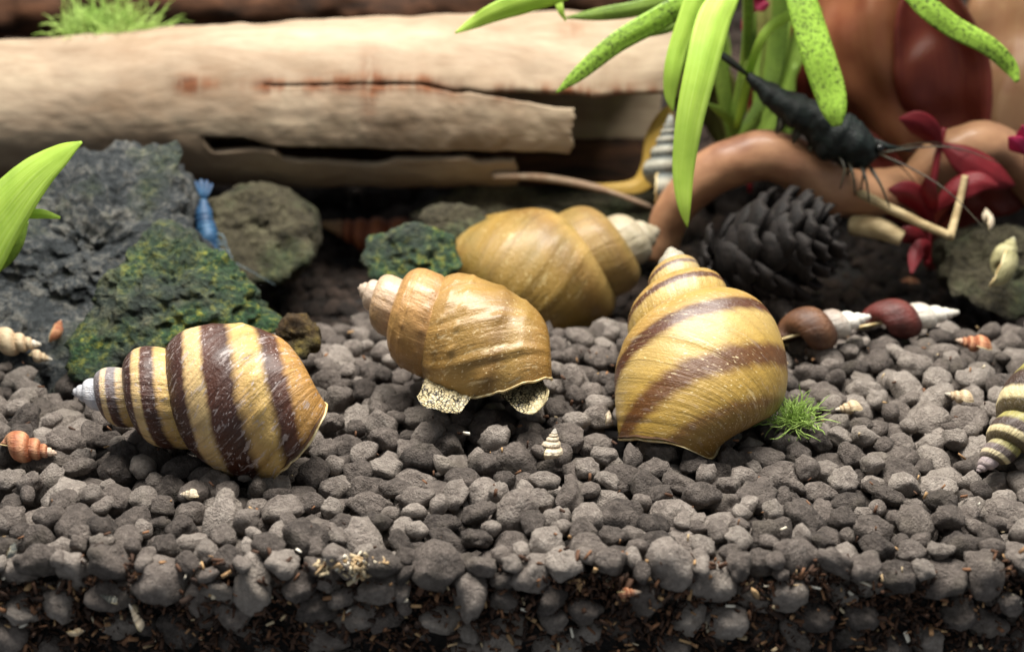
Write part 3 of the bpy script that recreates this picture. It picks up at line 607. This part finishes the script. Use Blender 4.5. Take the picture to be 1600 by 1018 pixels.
for pts in ([(1455, 350, 9.9, 8), (1440, 320, 9.6, 34), (1415, 300, 9.4, 36), (1388, 296, 9.3, 4)], [(1455, 340, 9.9, 8), (1452, 318, 9.5, 26), (1450, 296, 9.3, 24), (1448, 275, 9.2, 3)],
            [(1458, 330, 9.9, 8), (1490, 300, 9.7, 34), (1525, 285, 9.6, 36), (1560, 290, 9.5, 4)], [(1450, 390, 9.8, 6), (1432, 372, 9.5, 26), (1412, 366, 9.4, 24), (1392, 372, 9.3, 3)],
            [(1448, 405, 9.7, 6), (1442, 385, 9.4, 22), (1430, 400, 9.2, 22), (1424, 428, 9.0, 3)], [(1470, 230, 10.2, 8), (1450, 205, 10.0, 36), (1430, 190, 9.9, 34), (1405, 185, 9.8, 4)],
            [(1470, 225, 10.2, 8), (1510, 250, 10.0, 44), (1550, 275, 9.9, 44), (1585, 290, 9.9, 5)]):
    leaf('leaf', pts, M_RED, rp, 24, .35, .3)
pk = thing('pink_leaved_plant', 'bright pink leaved sprig behind the ribbon leaves', 'plant', gp(1172, 300))
limb([(1172, 300, 12.6, 4), (1172, 180, 12.3, 4), (1176, 60, 12.0, 4), (1180, -40, 12.0, 4)], M_RED, pk, 30, 8, 1.0, .03, 'stem')
for pts in ([(1178, 10, 11.9, 6), (1186, -4, 11.7, 24), (1172, -14, 11.7, 20), (1160, -20, 11.6, 3)], [(1177, 18, 11.9, 6), (1171, 30, 11.7, 20), (1170, 48, 11.7, 20), (1177, 68, 11.6, 4)], [(1178, 0, 11.9, 6), (1190, 8, 11.7, 20), (1202, 6, 11.6, 4)]):
    leaf('leaf', pts, M_PINK, pk, 20, .35, .2)
pk2 = thing('pink_leaved_plant', 'bright pink leaf sprig beside the brown driftwood trunk', 'plant', gp(1610, 420))
limb([(1610, 420, 9.6, 4), (1608, 330, 9.6, 4), (1604, 230, 9.6, 4)], M_RED, pk2, 24, 8, 1.0, .03, 'stem')
for pts in ([(1604, 240, 9.6, 6), (1590, 226, 9.4, 28), (1576, 214, 9.3, 3)], [(1606, 235, 9.6, 6), (1600, 215, 9.4, 24), (1598, 196, 9.3, 3)]): leaf('leaf', pts, M_PINK, pk2, 20, .35, .2)
yl = thing('yellow_leaf', 'withered yellow leaf standing behind the grey ringed snail', 'leaf', gp(1010, 335))
leaf('blade', [(905, 288, 12.4, 5), (950, 293, 12.2, 14), (995, 290, 12.1, 26), (1020, 262, 12.1, 40), (1030, 220, 12.2, 46), (1040, 185, 12.3, 30), (1046, 165, 12.4, 4)], M_YEL, yl, 40, .3, .3)

def tuft(name, label, base, n, length, spread, mat, seed, r=0.012):
    R = np.random.default_rng(seed); V, F = [], []; t = thing(name, label, 'algae', base)
    for k in range(n):
        a = R.uniform(0, 6.28); el = R.uniform(0.2, 1.5); L = length * R.uniform(.5, 1.1); p = np.array(base) + R.normal(0, 1, 3) * spread * np.array([1, .6, .2]); d = np.array([math.cos(a) * math.cos(el), math.sin(a) * math.cos(el), math.sin(el)]); pts = [p]
        for s in range(7): d = d + R.normal(0, .28, 3) + np.array([0, 0, -.05]); d /= np.linalg.norm(d); pts.append(pts[-1] + d * L / 7)
        v, f = tube(pts, [r] * 6 + [r * .7, r * .3], 4, False); F += [tuple(i + len(V) for i in q) for q in f]; V += list(v)
    o = part('strands', V, F, mat, t); o['kind'] = 'stuff'; return t
M_ALGAE = mat_simple('hair_algae', lin('76963c'), lin('a6c068'), 2.0, 0.6, 0, 0.3)
g_ = gp(1240, 668); tuft('algae_tuft', 'small fluffy green hair algae tuft on the soil beside the golden snail', g_ + np.array([0, 0, .05]), 170, .62, .13, M_ALGAE, 4, .008)
tuft('algae_tuft', 'wide fluffy green algae tuft growing on top of the log', log_pt(165, -.25), 420, 1.2, .42, M_ALGAE, 5, .012)

# ---------------------------------------------------------------- seed cone
M_CONE = mat_simple('cone_scale', lin('0c0908'), lin('221c19'), 4.0, 0.75, 0.04, 0.3)
def seed_cone():
    c = at(1195, 392, 8.7); t = thing('seed_cone', 'dark seed cone with open scales under the arching root', 'cone', c - np.array([0, 0, 1.0]))
    ax = np.array([0.92, -0.25, 0.30]); ax /= np.linalg.norm(ax); e1 = np.cross(ax, [0, 0, 1.0]); e1 /= np.linalg.norm(e1); e2 = np.cross(ax, e1); L, R0 = 2.5, 0.62
    Q = [c + ax * L * (u - .5) for u in np.linspace(0.04, .96, 20)]; V, F = tube(Q, [R0 * (1 - abs(2 * u - 1) ** 3) + .05 for u in np.linspace(0.04, .96, 20)], 14); part('core', V, F, M_CONE, t)
    # one scale, shared by all: a thick curved spoon
    v = []
    for i in range(6):
        s = i / 5; w = 0.16 + 0.20 * math.sin(math.pi * (0.25 + .6 * s)); z = 0.10 * s * s * 2
        for j in range(5): q = j / 4 * 2 - 1; v.append((s * 0.62, q * w * (1 - .35 * s ** 4), z + .07 * q * q - .03))
    f = grid_faces(6, 5); k = len(v); v += [(x, y, z - .07 - .05 * (x / .62)) for x, y, z in v]; f += [tuple(k + i for i in reversed(q)) for q in f]
    rim = [j for j in range(5)] + [i * 5 + 4 for i in range(1, 6)] + [25 + j for j in (3, 2, 1, 0)] + [i * 5 for i in (4, 3, 2, 1)]
    f += [(rim[i], k + rim[i], k + rim[(i + 1) % len(rim)], rim[(i + 1) % len(rim)]) for i in range(len(rim))]
    me = mesh_of('scale', np.array(v) * S, f, M_CONE); n = 76
    for i in range(n):
        u = (i + .5) / n; a = i * 2.39996; rr = R0 * (1 - abs(2 * u - 1) ** 3); out = math.cos(a) * e1 + math.sin(a) * e2; p = c + ax * L * (u - .5) + out * rr * .8
        op = .32 + .35 * random.random(); X = out * math.cos(op) + ax * math.sin(op) * (1 if u > .15 else -.3) + np.array([random.gauss(0, .12) for _ in range(3)]); X /= np.linalg.norm(X); Y = np.cross(ax, out); Z = np.cross(X, Y)
        o = bpy.data.objects.new('scale', me); col.objects.link(o); o.parent = t; B = Matrix([list(r) for r in np.stack([X, Y, Z], 1)]).to_4x4(); s = (0.66 + .46 * math.sin(math.pi * u)) * random.uniform(.85, 1.12)
        o.matrix_local = Matrix.Translation(Vector((p - ROOTLOC[t.name]) * S)) @ B @ Matrix.Scale(s, 4)
seed_cone()

# ---------------------------------------------------------------- shrimps
def shrimp(label, spine, radii_px, mat, legmat, seed, belly=(0, 0, -1)):
    """spine: (px, py, Y) tail to head."""
    Q = spline([np.append(at(*p), r / ppc(at(*p))) for p, r in zip(spine, radii_px)], 56); P = Q[:, :3]
    t = thing('shrimp', label, 'shrimp', P.mean(0)); seg = np.array([1 + 0.10 * (((i / 56 * 11) % 1.0) - .5) * (i < 36) for i in range(56)])
    V, F = tube(P, Q[:, 3] * seg, 20); V = np.array([v + (v - P[min(k // 20, 55)]) * 0.22 * fnoise(v, 3.2, 1, 4, seed) for k, v in enumerate(V)]); part('body', V, F, mat, t)
    T = P[-1] - P[-5]; T /= np.linalg.norm(T); T0 = P[0] - P[4]; T0 /= np.linalg.norm(T0); up = -np.array(belly, float); side = np.cross(T, up); side /= np.linalg.norm(side); Rm = Q[:, 3].max(); R = np.random.default_rng(seed)
    for a in (-.5, -.17, .17, .5):              # tail fan
        d = T0 * math.cos(a) + np.cross(T0, up) * math.sin(a); v, f = tube([P[1], P[1] + d * Rm * .8, P[1] + d * Rm * 1.7, P[1] + d * Rm * 2.0], [Rm * .12, Rm * .3, Rm * .28, Rm * .05], 8, True, .25); part('tail_blade', v, f, mat, t)
    v, f = tube([P[-6] + up * Rm * .45, P[-1] + up * Rm * .35 + T * Rm * .4, P[-1] + T * Rm * 1.6 + up * Rm * .3], [Rm * .22, Rm * .12, Rm * .02], 8); part('rostrum', v, f, mat, t)
    for s in (-1, 1):
        v, f = ico(2); part('eye', v * Rm * .2 + P[-3] + side * s * Rm * .55 + up * Rm * .25, f, M_EYE, t)
        for q in (0, 1):
            d = T * (1 - .2 * q) + side * s * (.35 + .4 * q) + up * (.35 - .6 * q); pts = [P[-1], P[-1] + d * Rm * 1.5, P[-1] + d * Rm * 3 - up * Rm * .3, P[-1] + d * Rm * 4.6 - up * Rm * 1.2]
            v, f = tube(spline(pts, 12), np.linspace(.05, .015, 12) * Rm, 5); part('antenna', v, f, legmat, t)
        for k in range(4):
            b = P[34 + k * 5] - up * Rm * .6 + side * s * Rm * .3; k1 = b - up * Rm * .6 + side * s * Rm * .7 + T * R.uniform(-.1, .4) * Rm; k2 = k1 - up * Rm * .9 + T * R.uniform(-.2, .5) * Rm
            v, f = tube(spline([b, k1, k2], 9), np.linspace(.09, .03, 9) * Rm, 5); part('leg', v, f, legmat, t)
        for k in range(3):
            b = P[14 + k * 6] - up * Rm * .6 + side * s * Rm * .2; v, f = tube([b, b - up * Rm * .4, b - up * Rm * .75 - T * Rm * .2], [.1 * Rm, .13 * Rm, .03 * Rm], 6, True, .5); part('swimmeret', v, f, legmat, t)
    return t
M_EYE = mat_simple('shrimp_eye', lin('050505'), lin('101010'), 3, 0.2, 0)
M_BLACK = mat_simple('black_shrimp', lin('040807'), lin('0e1a17'), 5.0, 0.6, 0.05, 0.3, 6, lo=.4, hi=.7)
M_BLEG = mat_simple('black_shrimp_leg', lin('1c1c16'), lin('4a4434'), 3.0, 0.5, 0, 0.3)
M_BLUE = mat_simple('blue_shrimp', lin('0c2a4c'), lin('1f4c6c'), 1.5, 0.6, 0.01, 0.5, 4, sss=.2)
M_BLULEG = mat_simple('blue_shrimp_leg', lin('2c4a60'), lin('7a8c90'), 3.0, 0.5, 0, 0.3)
shrimp('black shrimp perched on the arching driftwood root', [(1168, 118, 9.70), (1196, 140, 9.60), (1228, 165, 9.50), (1262, 182, 9.40), (1292, 205, 9.30), (1322, 222, 9.25), (1352, 236, 9.20), (1372, 240, 9.20)], [7, 15, 24, 28, 34, 37, 28, 9], M_BLACK, M_BLEG, 3)
BY = rock_y(334, 372, .35)
shrimp('small blue shrimp standing in front of the dim brown rock', [(318, 312, BY + 0.40), (318, 330, BY + 0.30), (320, 348, BY + 0.20), (323, 364, BY + 0.10), (328, 380, BY + 0.00), (334, 394, BY + -0.10)], [6, 12, 15, 17, 17, 8], M_BLUE, M_BLULEG, 5, (.45, -.8, -.2))

# ---------------------------------------------------------------- small snails and empty shells
TUR = dict(g=1.36, bb=0.20, rr=[(-12, .30), (-1, .30), (0, .27)], turns=8, n=2.0, flare=0.02, jag=0.004, grow=0.012, slant=0.0)
OVAL = dict(g=1.9, bb=0.52, rr=[(-6, .5), (-1, .5), (0, .42)], turns=4, n=2.1, flare=0.02, jag=0.004, grow=0.006)
CONE = dict(g=1.55, bb=0.25, base=[(-9, 1.5), (0, 1.2)], rr=[(-8, .44), (-1, .43), (0, .38)], turns=6, n=2.1, flare=0.03, jag=0.004, grow=0.01)
def plain(name, a, b, apexc, apex_t=-3.0, ga=0.5, wear=0.5): return mat_shell(name, [(0.0, lin(a)), (0.36, lin(a)), (0.45, lin(b)), (0.55, lin(a)), (0.7, lin(b)), (1.0, lin(a))], 0.03, gamt=ga, wear=lin('e8dcc8'), wear_amt=wear, apex=lin(apexc), apex_t=apex_t, streaks=30, coat=.2)
M_SB = plain('shell_small_brown', '4e3222', '6a4830', 'f2ece0', -1.6, wear=.25); M_SR = plain('shell_dark_red', '4a1a18', '642824', 'e6e0d2', -1.3, wear=.25)
M_ST = plain('shell_rust_turret', '8a4a2c', 'b87048', 'c09a70', -4); M_SO = plain('shell_orange', '9c5c3c', 'd09c78', 'e8cdb4', -3.0); M_SP = plain('shell_pale', 'cdb89c', 'e6d8bc', 'f0e6d4', -3)
M_SG = plain('shell_grey_ringed', '5a6468', 'b9bcb4', 'c8c8c0', -6); M_SW = plain('shell_white', 'd8ccb8', 'f0e8d8', 'f4ece0', -4); M_SX = plain('shell_glassy', '8a8a64', 'b8b890', 'c8c4a4', -3)
M_SE = mat_shell('shell_edge_striped', bands((0, '4a4030'), (.36, '5c5238'), (.38, 'd8cfa6'), (.42, 'dcd4b0'), (.44, '3a2c26'), (.50, '453630'), (.52, '9a9858'), (.60, 'a8a464'), (.62, 'd8d0a8'), (.68, '5a4a38'), (1, '4a4030')), .012, gamt=.4, wear=lin('b8c4d0'), wear_amt=.5, apex=lin('a89898'), apex_t=-2.6, streaks=40, coat=.4, mott=.2)
def small(label, name, P, mat, apex, deg, tilt, roll, length, **k):
    k.setdefault('res', (150, 26)); k.setdefault('sink', 0.10); return snail(label, name, P, mat, M_LIP, M_OPER, apex, deg, tilt, roll, length, **k)
small('brown snail with a white tip behind the golden snail', 'snail', dict(CONE, rr=[(-8, .36), (-1, .38), (0, .36)]), M_SB, (1368, 492), 166, 4, 190, 162, seed=31)
small('dark red snail with a chalky white tip behind the brown one', 'snail', dict(CONE, rr=[(-8, .32), (-1, .32), (0, .30)]), M_SR, (1507, 486), 172, 4, 190, 172, seed=32, Y=7.4)
small('olive snail with cream and dark rings resting head up on the soil', 'snail', dict(P1, rr=[(-6, .48), (0, .40)]), M_SE, (1524, 740), -42, -10, 60, 290, seed=33, sink=.12, res=(240, 40))
small('upright grey ringed snail in front of the withered yellow leaf', 'snail', dict(TUR, rr=[(-12, .34), (0, .34)]), M_SG, (1050, 170), 97, -6, 20, 150, seed=34, Y=11.4)
small('long rust brown turret snail in the shade under the log', 'snail', TUR, M_ST, (490, 346), 14, 6, 60, 190, seed=35)
small('small orange brown pointed shell on the soil below the lava rock', 'shell', CONE, M_SO, (94, 709), 190, 6, 190, 96, seed=36)
small('pale pointed shell lying on the lava rock foot', 'shell', CONE, M_SP, (69, 538), 183, 6, 190, 88, seed=37, Y=rock_y(40, 540, .2))
small('tiny pale pink shell tip beside the pale pointed shell', 'shell', CONE, M_SP, (84, 562), 192, 6, 190, 40, seed=38, Y=rock_y(70, 562))
small('tiny round brown and white shell on the lava rock', 'shell', OVAL, M_SO, (96, 498), 110, 6, 20, 40, seed=39, Y=rock_y(90, 515))
small('tiny cream turret shell with beaded whorls on the soil between tan and golden snails', 'shell', dict(TUR, g=1.42, bb=.22, rr=[(-9, .46), (0, .48)], turns=7, keels=[(0.42, .03, .10, 12, .8), (.52, .03, .10, 12, .8)]), M_SW, (868, 666), 100, -8, 30, 52, seed=40, sink=.06, res=(260, 30))
small('tiny white and red shell lying by the algae tuft', 'shell', CONE, M_SP, (1302, 640), -8, 10, 20, 44, seed=41)
small('tiny pinkish shell half buried beside the ringed olive snail', 'shell', CONE, M_SP, (1474, 614), 12, 8, 20, 46, seed=42)
small('small pale brown shell on the soil behind the dark red snail', 'shell', CONE, M_SO, (1490, 530), 12, 8, 20, 58, seed=43)
small('round pale pink shell beyond the tip of the dark red snail', 'shell', OVAL, M_SP, (1570, 478), 20, 8, 20, 70, seed=44)
small('tiny white egg shaped shell above the glassy shell', 'shell', OVAL, M_SW, (1540, 324), 84, 8, 20, 38, seed=45, Y=rock_y(1540, 372))
small('glassy greenish oval shell standing behind the soil edge', 'shell', OVAL, M_SX, (1586, 368), 118, 6, 20, 96, seed=46, Y=rock_y(1560, 430, .45))
small('tiny orange shell in the dark below the red leaves', 'shell', OVAL, M_SO, (1404, 440), 2, 6, 20, 32, seed=47)
small('tiny broken white shell below the striped snail', 'shell', CONE, M_SW, (278, 772), 0, 8, 20, 36, seed=48, sink=.05)
small('tiny white shell piece at the lip of the golden snail', 'shell', OVAL, M_SW, (952, 640), 100, 0, 20, 24, seed=49)
small('pale slender shell pressed against the front glass among brown scraps', 'shell', dict(TUR, rr=[(-12, .24), (0, .2)]), M_SW, (200, 940), 62, 0, 20, 50, seed=50, Y=0.02, collide=False)
small('bluish sliver of shell pressed against the front glass beside the pale slender shell', 'shell', TUR, M_SG, (155, 928), 22, 0, 20, 32, seed=51, Y=0.03, collide=False)
small('bluish white bit of shell among grains by the front glass', 'shell', OVAL, M_SG, (24, 846), 110, 0, 20, 28, seed=52, Y=0.10, collide=False)
small('tiny yellowish shell low against the front glass', 'shell', OVAL, M_SP, (133, 985), 175, 0, 20, 28, seed=53, Y=0.02, collide=False)
small('tiny ringed orange shell low against the front glass under the golden snail', 'shell', TUR, M_SO, (1006, 924), 178, 0, 20, 42, seed=54, Y=0.02, collide=False)

# ---------------------------------------------------------------- the soil grains, laid round everything that stands in them
def deposit():
    cells = {}; G = []; cs = 0.7
    def rest(x, y, r):
        z = floor_z(x, y) + r; ci, cj = int(x // cs), int(y // cs)
        for i in (ci - 1, ci, ci + 1):
            for j in (cj - 1, cj, cj + 1):
                for (a, b, c, q) in cells.get((i, j), ()):
                    d2 = (x - a) ** 2 + (y - b) ** 2; s = (r + q) * 0.94
                    if d2 < s * s:
                        h = c + math.sqrt(s * s - d2)
                        if h > z: z = h
        return z
    R = random.Random(5)
    def drop(x, y, k=8, size=0.232):
        r = min(0.33, max(0.12, R.gauss(size, 0.048))); best = None
        for _ in range(k):
            a = x + R.uniform(-.35, .35); b = max(FRONT + r * 0.92, y + R.uniform(-.35, .35)); z = rest(a, b, r)
            s = z - float(gz(a, b))
            if best is None or s < best[0]: best = (s, a, b, z)
        s, a, b, z = best
        if s > -0.55 * r or b > 8.5 + 0.5 * math.sin(a * 1.3) + 0.3 * math.sin(a * 3.1) + R.gauss(0, .25): return False
        cells.setdefault((int(a // cs), int(b // cs)), []).append((a, b, z, r)); G.append((a, b, z, r)); return True
    def gz(x, y): return ground(x, y)
    miss = 0
    for it in range(19000):
        y = 15.8 * R.random() ** 1.25; hw = 0.44 * (y + 16.5) + 0.6
        drop(R.uniform(-hw, hw), y)
    for it in range(4500):                      # the face against the front glass goes deeper
        drop(R.uniform(-8, 8), R.uniform(0, 0.9), 6, 0.20)
    return np.array(G)
G = deposit()
deep = (G[:, 2] < -0.40) & (G[:, 1] < 0.6); G[deep, 1] += 0.10 * sstep(0.5, 1.1, -G[deep, 2])
# keep the soil out of the snails
keep = np.ones(len(G), bool)
for W, F in SHELLS:
    bvh = BVHTree.FromPolygons([Vector(w) for w in W], F); lo, hi = W.min(0) - 0.3, W.max(0) + 0.3
    for i in np.where(((G[:, :3] > lo) & (G[:, :3] < hi)).all(1))[0]:
        p = Vector(G[i, :3]); loc, nrm, fi, d = bvh.find_nearest(p)
        if d < G[i, 3] * 0.7: keep[i] = False
G = G[keep]
# which grains show largest: splat discs into an id buffer, nearest last
bw, bh = 800, 509
pxs, pys, dd = project(G[:, :3]); order = np.argsort(-dd); buf = -np.ones((bh, bw), int)
for i in order:
    r = G[i, 3] * FPX / dd[i] / 2; x, y = pxs[i] / 2, pys[i] / 2
    x0, x1, y0, y1 = int(max(0, x - r)), int(min(bw, x + r + 1)), int(max(0, y - r)), int(min(bh, y + r + 1))
    if x0 >= x1 or y0 >= y1: continue
    yy, xx = np.mgrid[y0:y1, x0:x1]; m = (xx - x) ** 2 + (yy - y) ** 2 < r * r; buf[y0:y1, x0:x1][m] = i
for W, F in SHELLS:
    sx_, sy_, _ = project(W); ok = (sx_ > 2) & (sx_ < 1597) & (sy_ > 2) & (sy_ < 1015)
    xi, yi = (sx_[ok] / 2).astype(int), (sy_[ok] / 2).astype(int)
    for a in (-1, 0, 1):
        for b in (-1, 0, 1): buf[np.clip(yi + a, 0, bh - 1), np.clip(xi + b, 0, bw - 1)] = -1
cnt = np.bincount(buf[buf >= 0].ravel(), minlength=len(G)); rank = np.argsort(-cnt); big = set(rank[:300].tolist())
print('grains', len(G), 'visible', int((cnt > 0).sum()))

def grain_shape(sub, seed):
    Vs, Fs = ico(sub); R = np.random.default_rng(seed); p = Vs.copy()
    for _ in range(R.integers(6, 10)):          # blunt facets
        nrm = R.normal(size=3); nrm /= np.linalg.norm(nrm); h = R.uniform(0.58, 0.9); d = p @ nrm; over = np.maximum(d - h, 0); p = p - (over * 0.7)[:, None] * nrm
    for _ in range(R.integers(1, 4)):           # a dent or two
        nrm = R.normal(size=3); nrm /= np.linalg.norm(nrm); w = np.exp(-((1 - Vs @ nrm) / 0.12)); p = p * (1 - 0.22 * w)[:, None]
    off = float(seed) * 3.1
    dsp = np.array([0.22 * fnoise(v, 1.5, 1.0, 3, off) + 0.11 * fnoise(v, 3.6, 0.8, 4, off + 9) for v in Vs]); p = p * (1 + dsp)[:, None]
    return p * np.array([1.34, 1.06, 0.88]) * R.uniform(0.88, 1.12, 3), Fs
NV = 14
shapes3 = [grain_shape(4 if False else 3, k + 1) for k in range(NV)]; shapes2 = [grain_shape(2, k + 1) for k in range(NV)]; shapes1 = [grain_shape(1, k + 1) for k in range(NV)]
def rot_rand(R):
    q = R.normal(size=4); q /= np.linalg.norm(q); w, x, y, z = q
    return np.array([[1 - 2 * (y * y + z * z), 2 * (x * y - z * w), 2 * (x * z + y * w)], [2 * (x * y + z * w), 1 - 2 * (x * x + z * z), 2 * (y * z - x * w)], [2 * (x * z - y * w), 2 * (y * z + x * w), 1 - 2 * (x * x + y * y)]])
RG = np.random.default_rng(21)
gm = [mesh_of('soil_grain', p * S * 0.27, f, M_SOIL) for p, f in shapes3]
def mega(name, items, mat, parent, kind='stuff'):
    """items: (shape, rotation, scale, position, random value): one mesh of many loose pieces."""
    VV, FF, AA = [], [], []; n = 0
    for (p, f), Rm, s, c, r in items:
        VV.append((p * s) @ Rm.T + c); FF.append(f + n); AA.append(np.full(len(p), r)); n += len(p)
    V = np.concatenate(VV) * S; F = np.concatenate(FF); me = bpy.data.meshes.new(name)
    me.vertices.add(len(V)); me.vertices.foreach_set('co', V.ravel()); me.loops.add(F.size); me.loops.foreach_set('vertex_index', F.ravel())
    me.polygons.add(len(F)); me.polygons.foreach_set('loop_start', np.arange(0, F.size, 3)); me.polygons.foreach_set('loop_total', np.full(len(F), 3))
    me.polygons.foreach_set('use_smooth', np.ones(len(F), bool)); a = me.attributes.new('rnd', 'FLOAT', 'POINT'); a.data.foreach_set('value', np.concatenate(AA))
    me.materials.append(mat); me.update(); me.validate()
    o = bpy.data.objects.new(name, me); col.objects.link(o); o.parent = parent
    if kind: o['kind'] = kind
    return o
items = []
for i in range(len(G)):
    Rm = rot_rand(RG); k = int(RG.integers(NV)); s = G[i, 3] * 1.10
    if RG.random() < 0.75:                      # most grains lie on their flat side
        yaw = RG.uniform(0, 6.28); tx, ty = RG.normal(0, .35, 2)
        Rm = np.array((Matrix.Rotation(yaw, 3, 'Z') @ Matrix.Rotation(tx, 3, 'X') @ Matrix.Rotation(ty, 3, 'Y')))
    if i in big:
        o = bpy.data.objects.new('soil_grain', gm[k]); col.objects.link(o); o.parent = sub_
        o.matrix_local = Matrix.Translation(Vector(G[i, :3] * S)) @ Matrix(Rm.tolist()).to_4x4() @ Matrix.Scale(s / 0.27, 4)
    else:
        items.append(((shapes2 if cnt[i] > 0 else shapes1)[k], Rm, s, G[i, :3], RG.random()))
mega('soil_gravel', items, M_SOIL, sub_)
# dark brown stones of the bank behind the log
items = []
for i in range(1500):
    y = RG.uniform(15.2, 24); x = RG.uniform(-16, 16); r = RG.uniform(0.22, 0.62) * (1.3 if RG.random() < .1 else 1)
    items.append((shapes2[int(RG.integers(NV))], rot_rand(RG), r, np.array([x, y, ground(x, y) + RG.uniform(-.2, .1)]), RG.random()))
for i in range(3800):                           # small dark stones and mulm on the bed behind the snails
    y = RG.uniform(8.0, 15.4); hw = 0.44 * (y + 16.5) + 1; x = RG.uniform(-hw, hw); r = RG.uniform(0.07, 0.24)
    items.append((shapes1[int(RG.integers(NV))] if r < .14 else shapes2[int(RG.integers(NV))], rot_rand(RG), r, np.array([x, y, float(ground(x, y)) - 0.25 + r * RG.uniform(-.1, .6)]), RG.random() * .8))
mega('bank_gravel', items, M_BANK, sub_)
# brown plant scraps caught between the grains behind the front glass
chip = (np.array([[-.9, -.32, -.2], [1, -.26, -.12], [1.1, .3, -.2], [-.8, .4, -.16], [-1, -.3, .2], [.85, -.3, .22], [.9, .28, .2], [-.95, .3, .18]]),
        np.array([[0, 2, 1], [0, 3, 2], [4, 5, 6], [4, 6, 7], [0, 1, 5], [0, 5, 4], [1, 2, 6], [1, 6, 5], [2, 3, 7], [2, 7, 6], [3, 0, 4], [3, 4, 7]]))
items = []
for i in range(3000):
    x = RG.uniform(-8.2, 8.2); band = math.sin(x * 1.1) * 0.1 + 0.08 * math.sin(x * 3.1); z = RG.uniform(-1.9, -0.02 + band); f = RG.random()
    if z > -0.35 and f < 0.55: continue
    y = abs(RG.normal(0.0, 0.14)) + 0.07; zz = z + float(ground(x, 0.0)) + 0.02
    items.append((chip, rot_rand(RG), RG.uniform(0.025, 0.09) * (1.5 if RG.random() < .06 else 1), np.array([x, y, zz]), RG.random() ** 2.2))
for i in range(5000):                           # fine dark crumbs packed low against the glass
    x = RG.uniform(-8.2, 8.2); z = -0.30 - abs(RG.normal(0, .8)) + .14 * math.sin(x * 2.1) + .1 * math.sin(x * 4.7 + 1); items.append((chip, rot_rand(RG), RG.uniform(0.03, 0.08), np.array([x, RG.uniform(.14, .46), z]), RG.uniform(0, .5) ** 1.4))
for i in range(130):                            # a pale clump of rotting leaf by the front glass
    p = at(RG.normal(548, 26), 884 - RG.normal(0, 7), 0.06); items.append((chip, rot_rand(RG), RG.uniform(0.03, 0.085), p + np.array([0, RG.uniform(-.04, .1), 0]), RG.uniform(.85, 1)))
for i in range(260):                            # a few scraps strewn over the top
    y = RG.uniform(0.2, 9); x = RG.uniform(-7, 7) * (1 + y * .04)
    items.append((chip, rot_rand(RG), RG.uniform(0.02, 0.07), np.array([x, y, float(ground(x, y)) + RG.uniform(-.12, .06)]), RG.random()))
mega('plant_debris', items, M_DEBRIS, sub_)
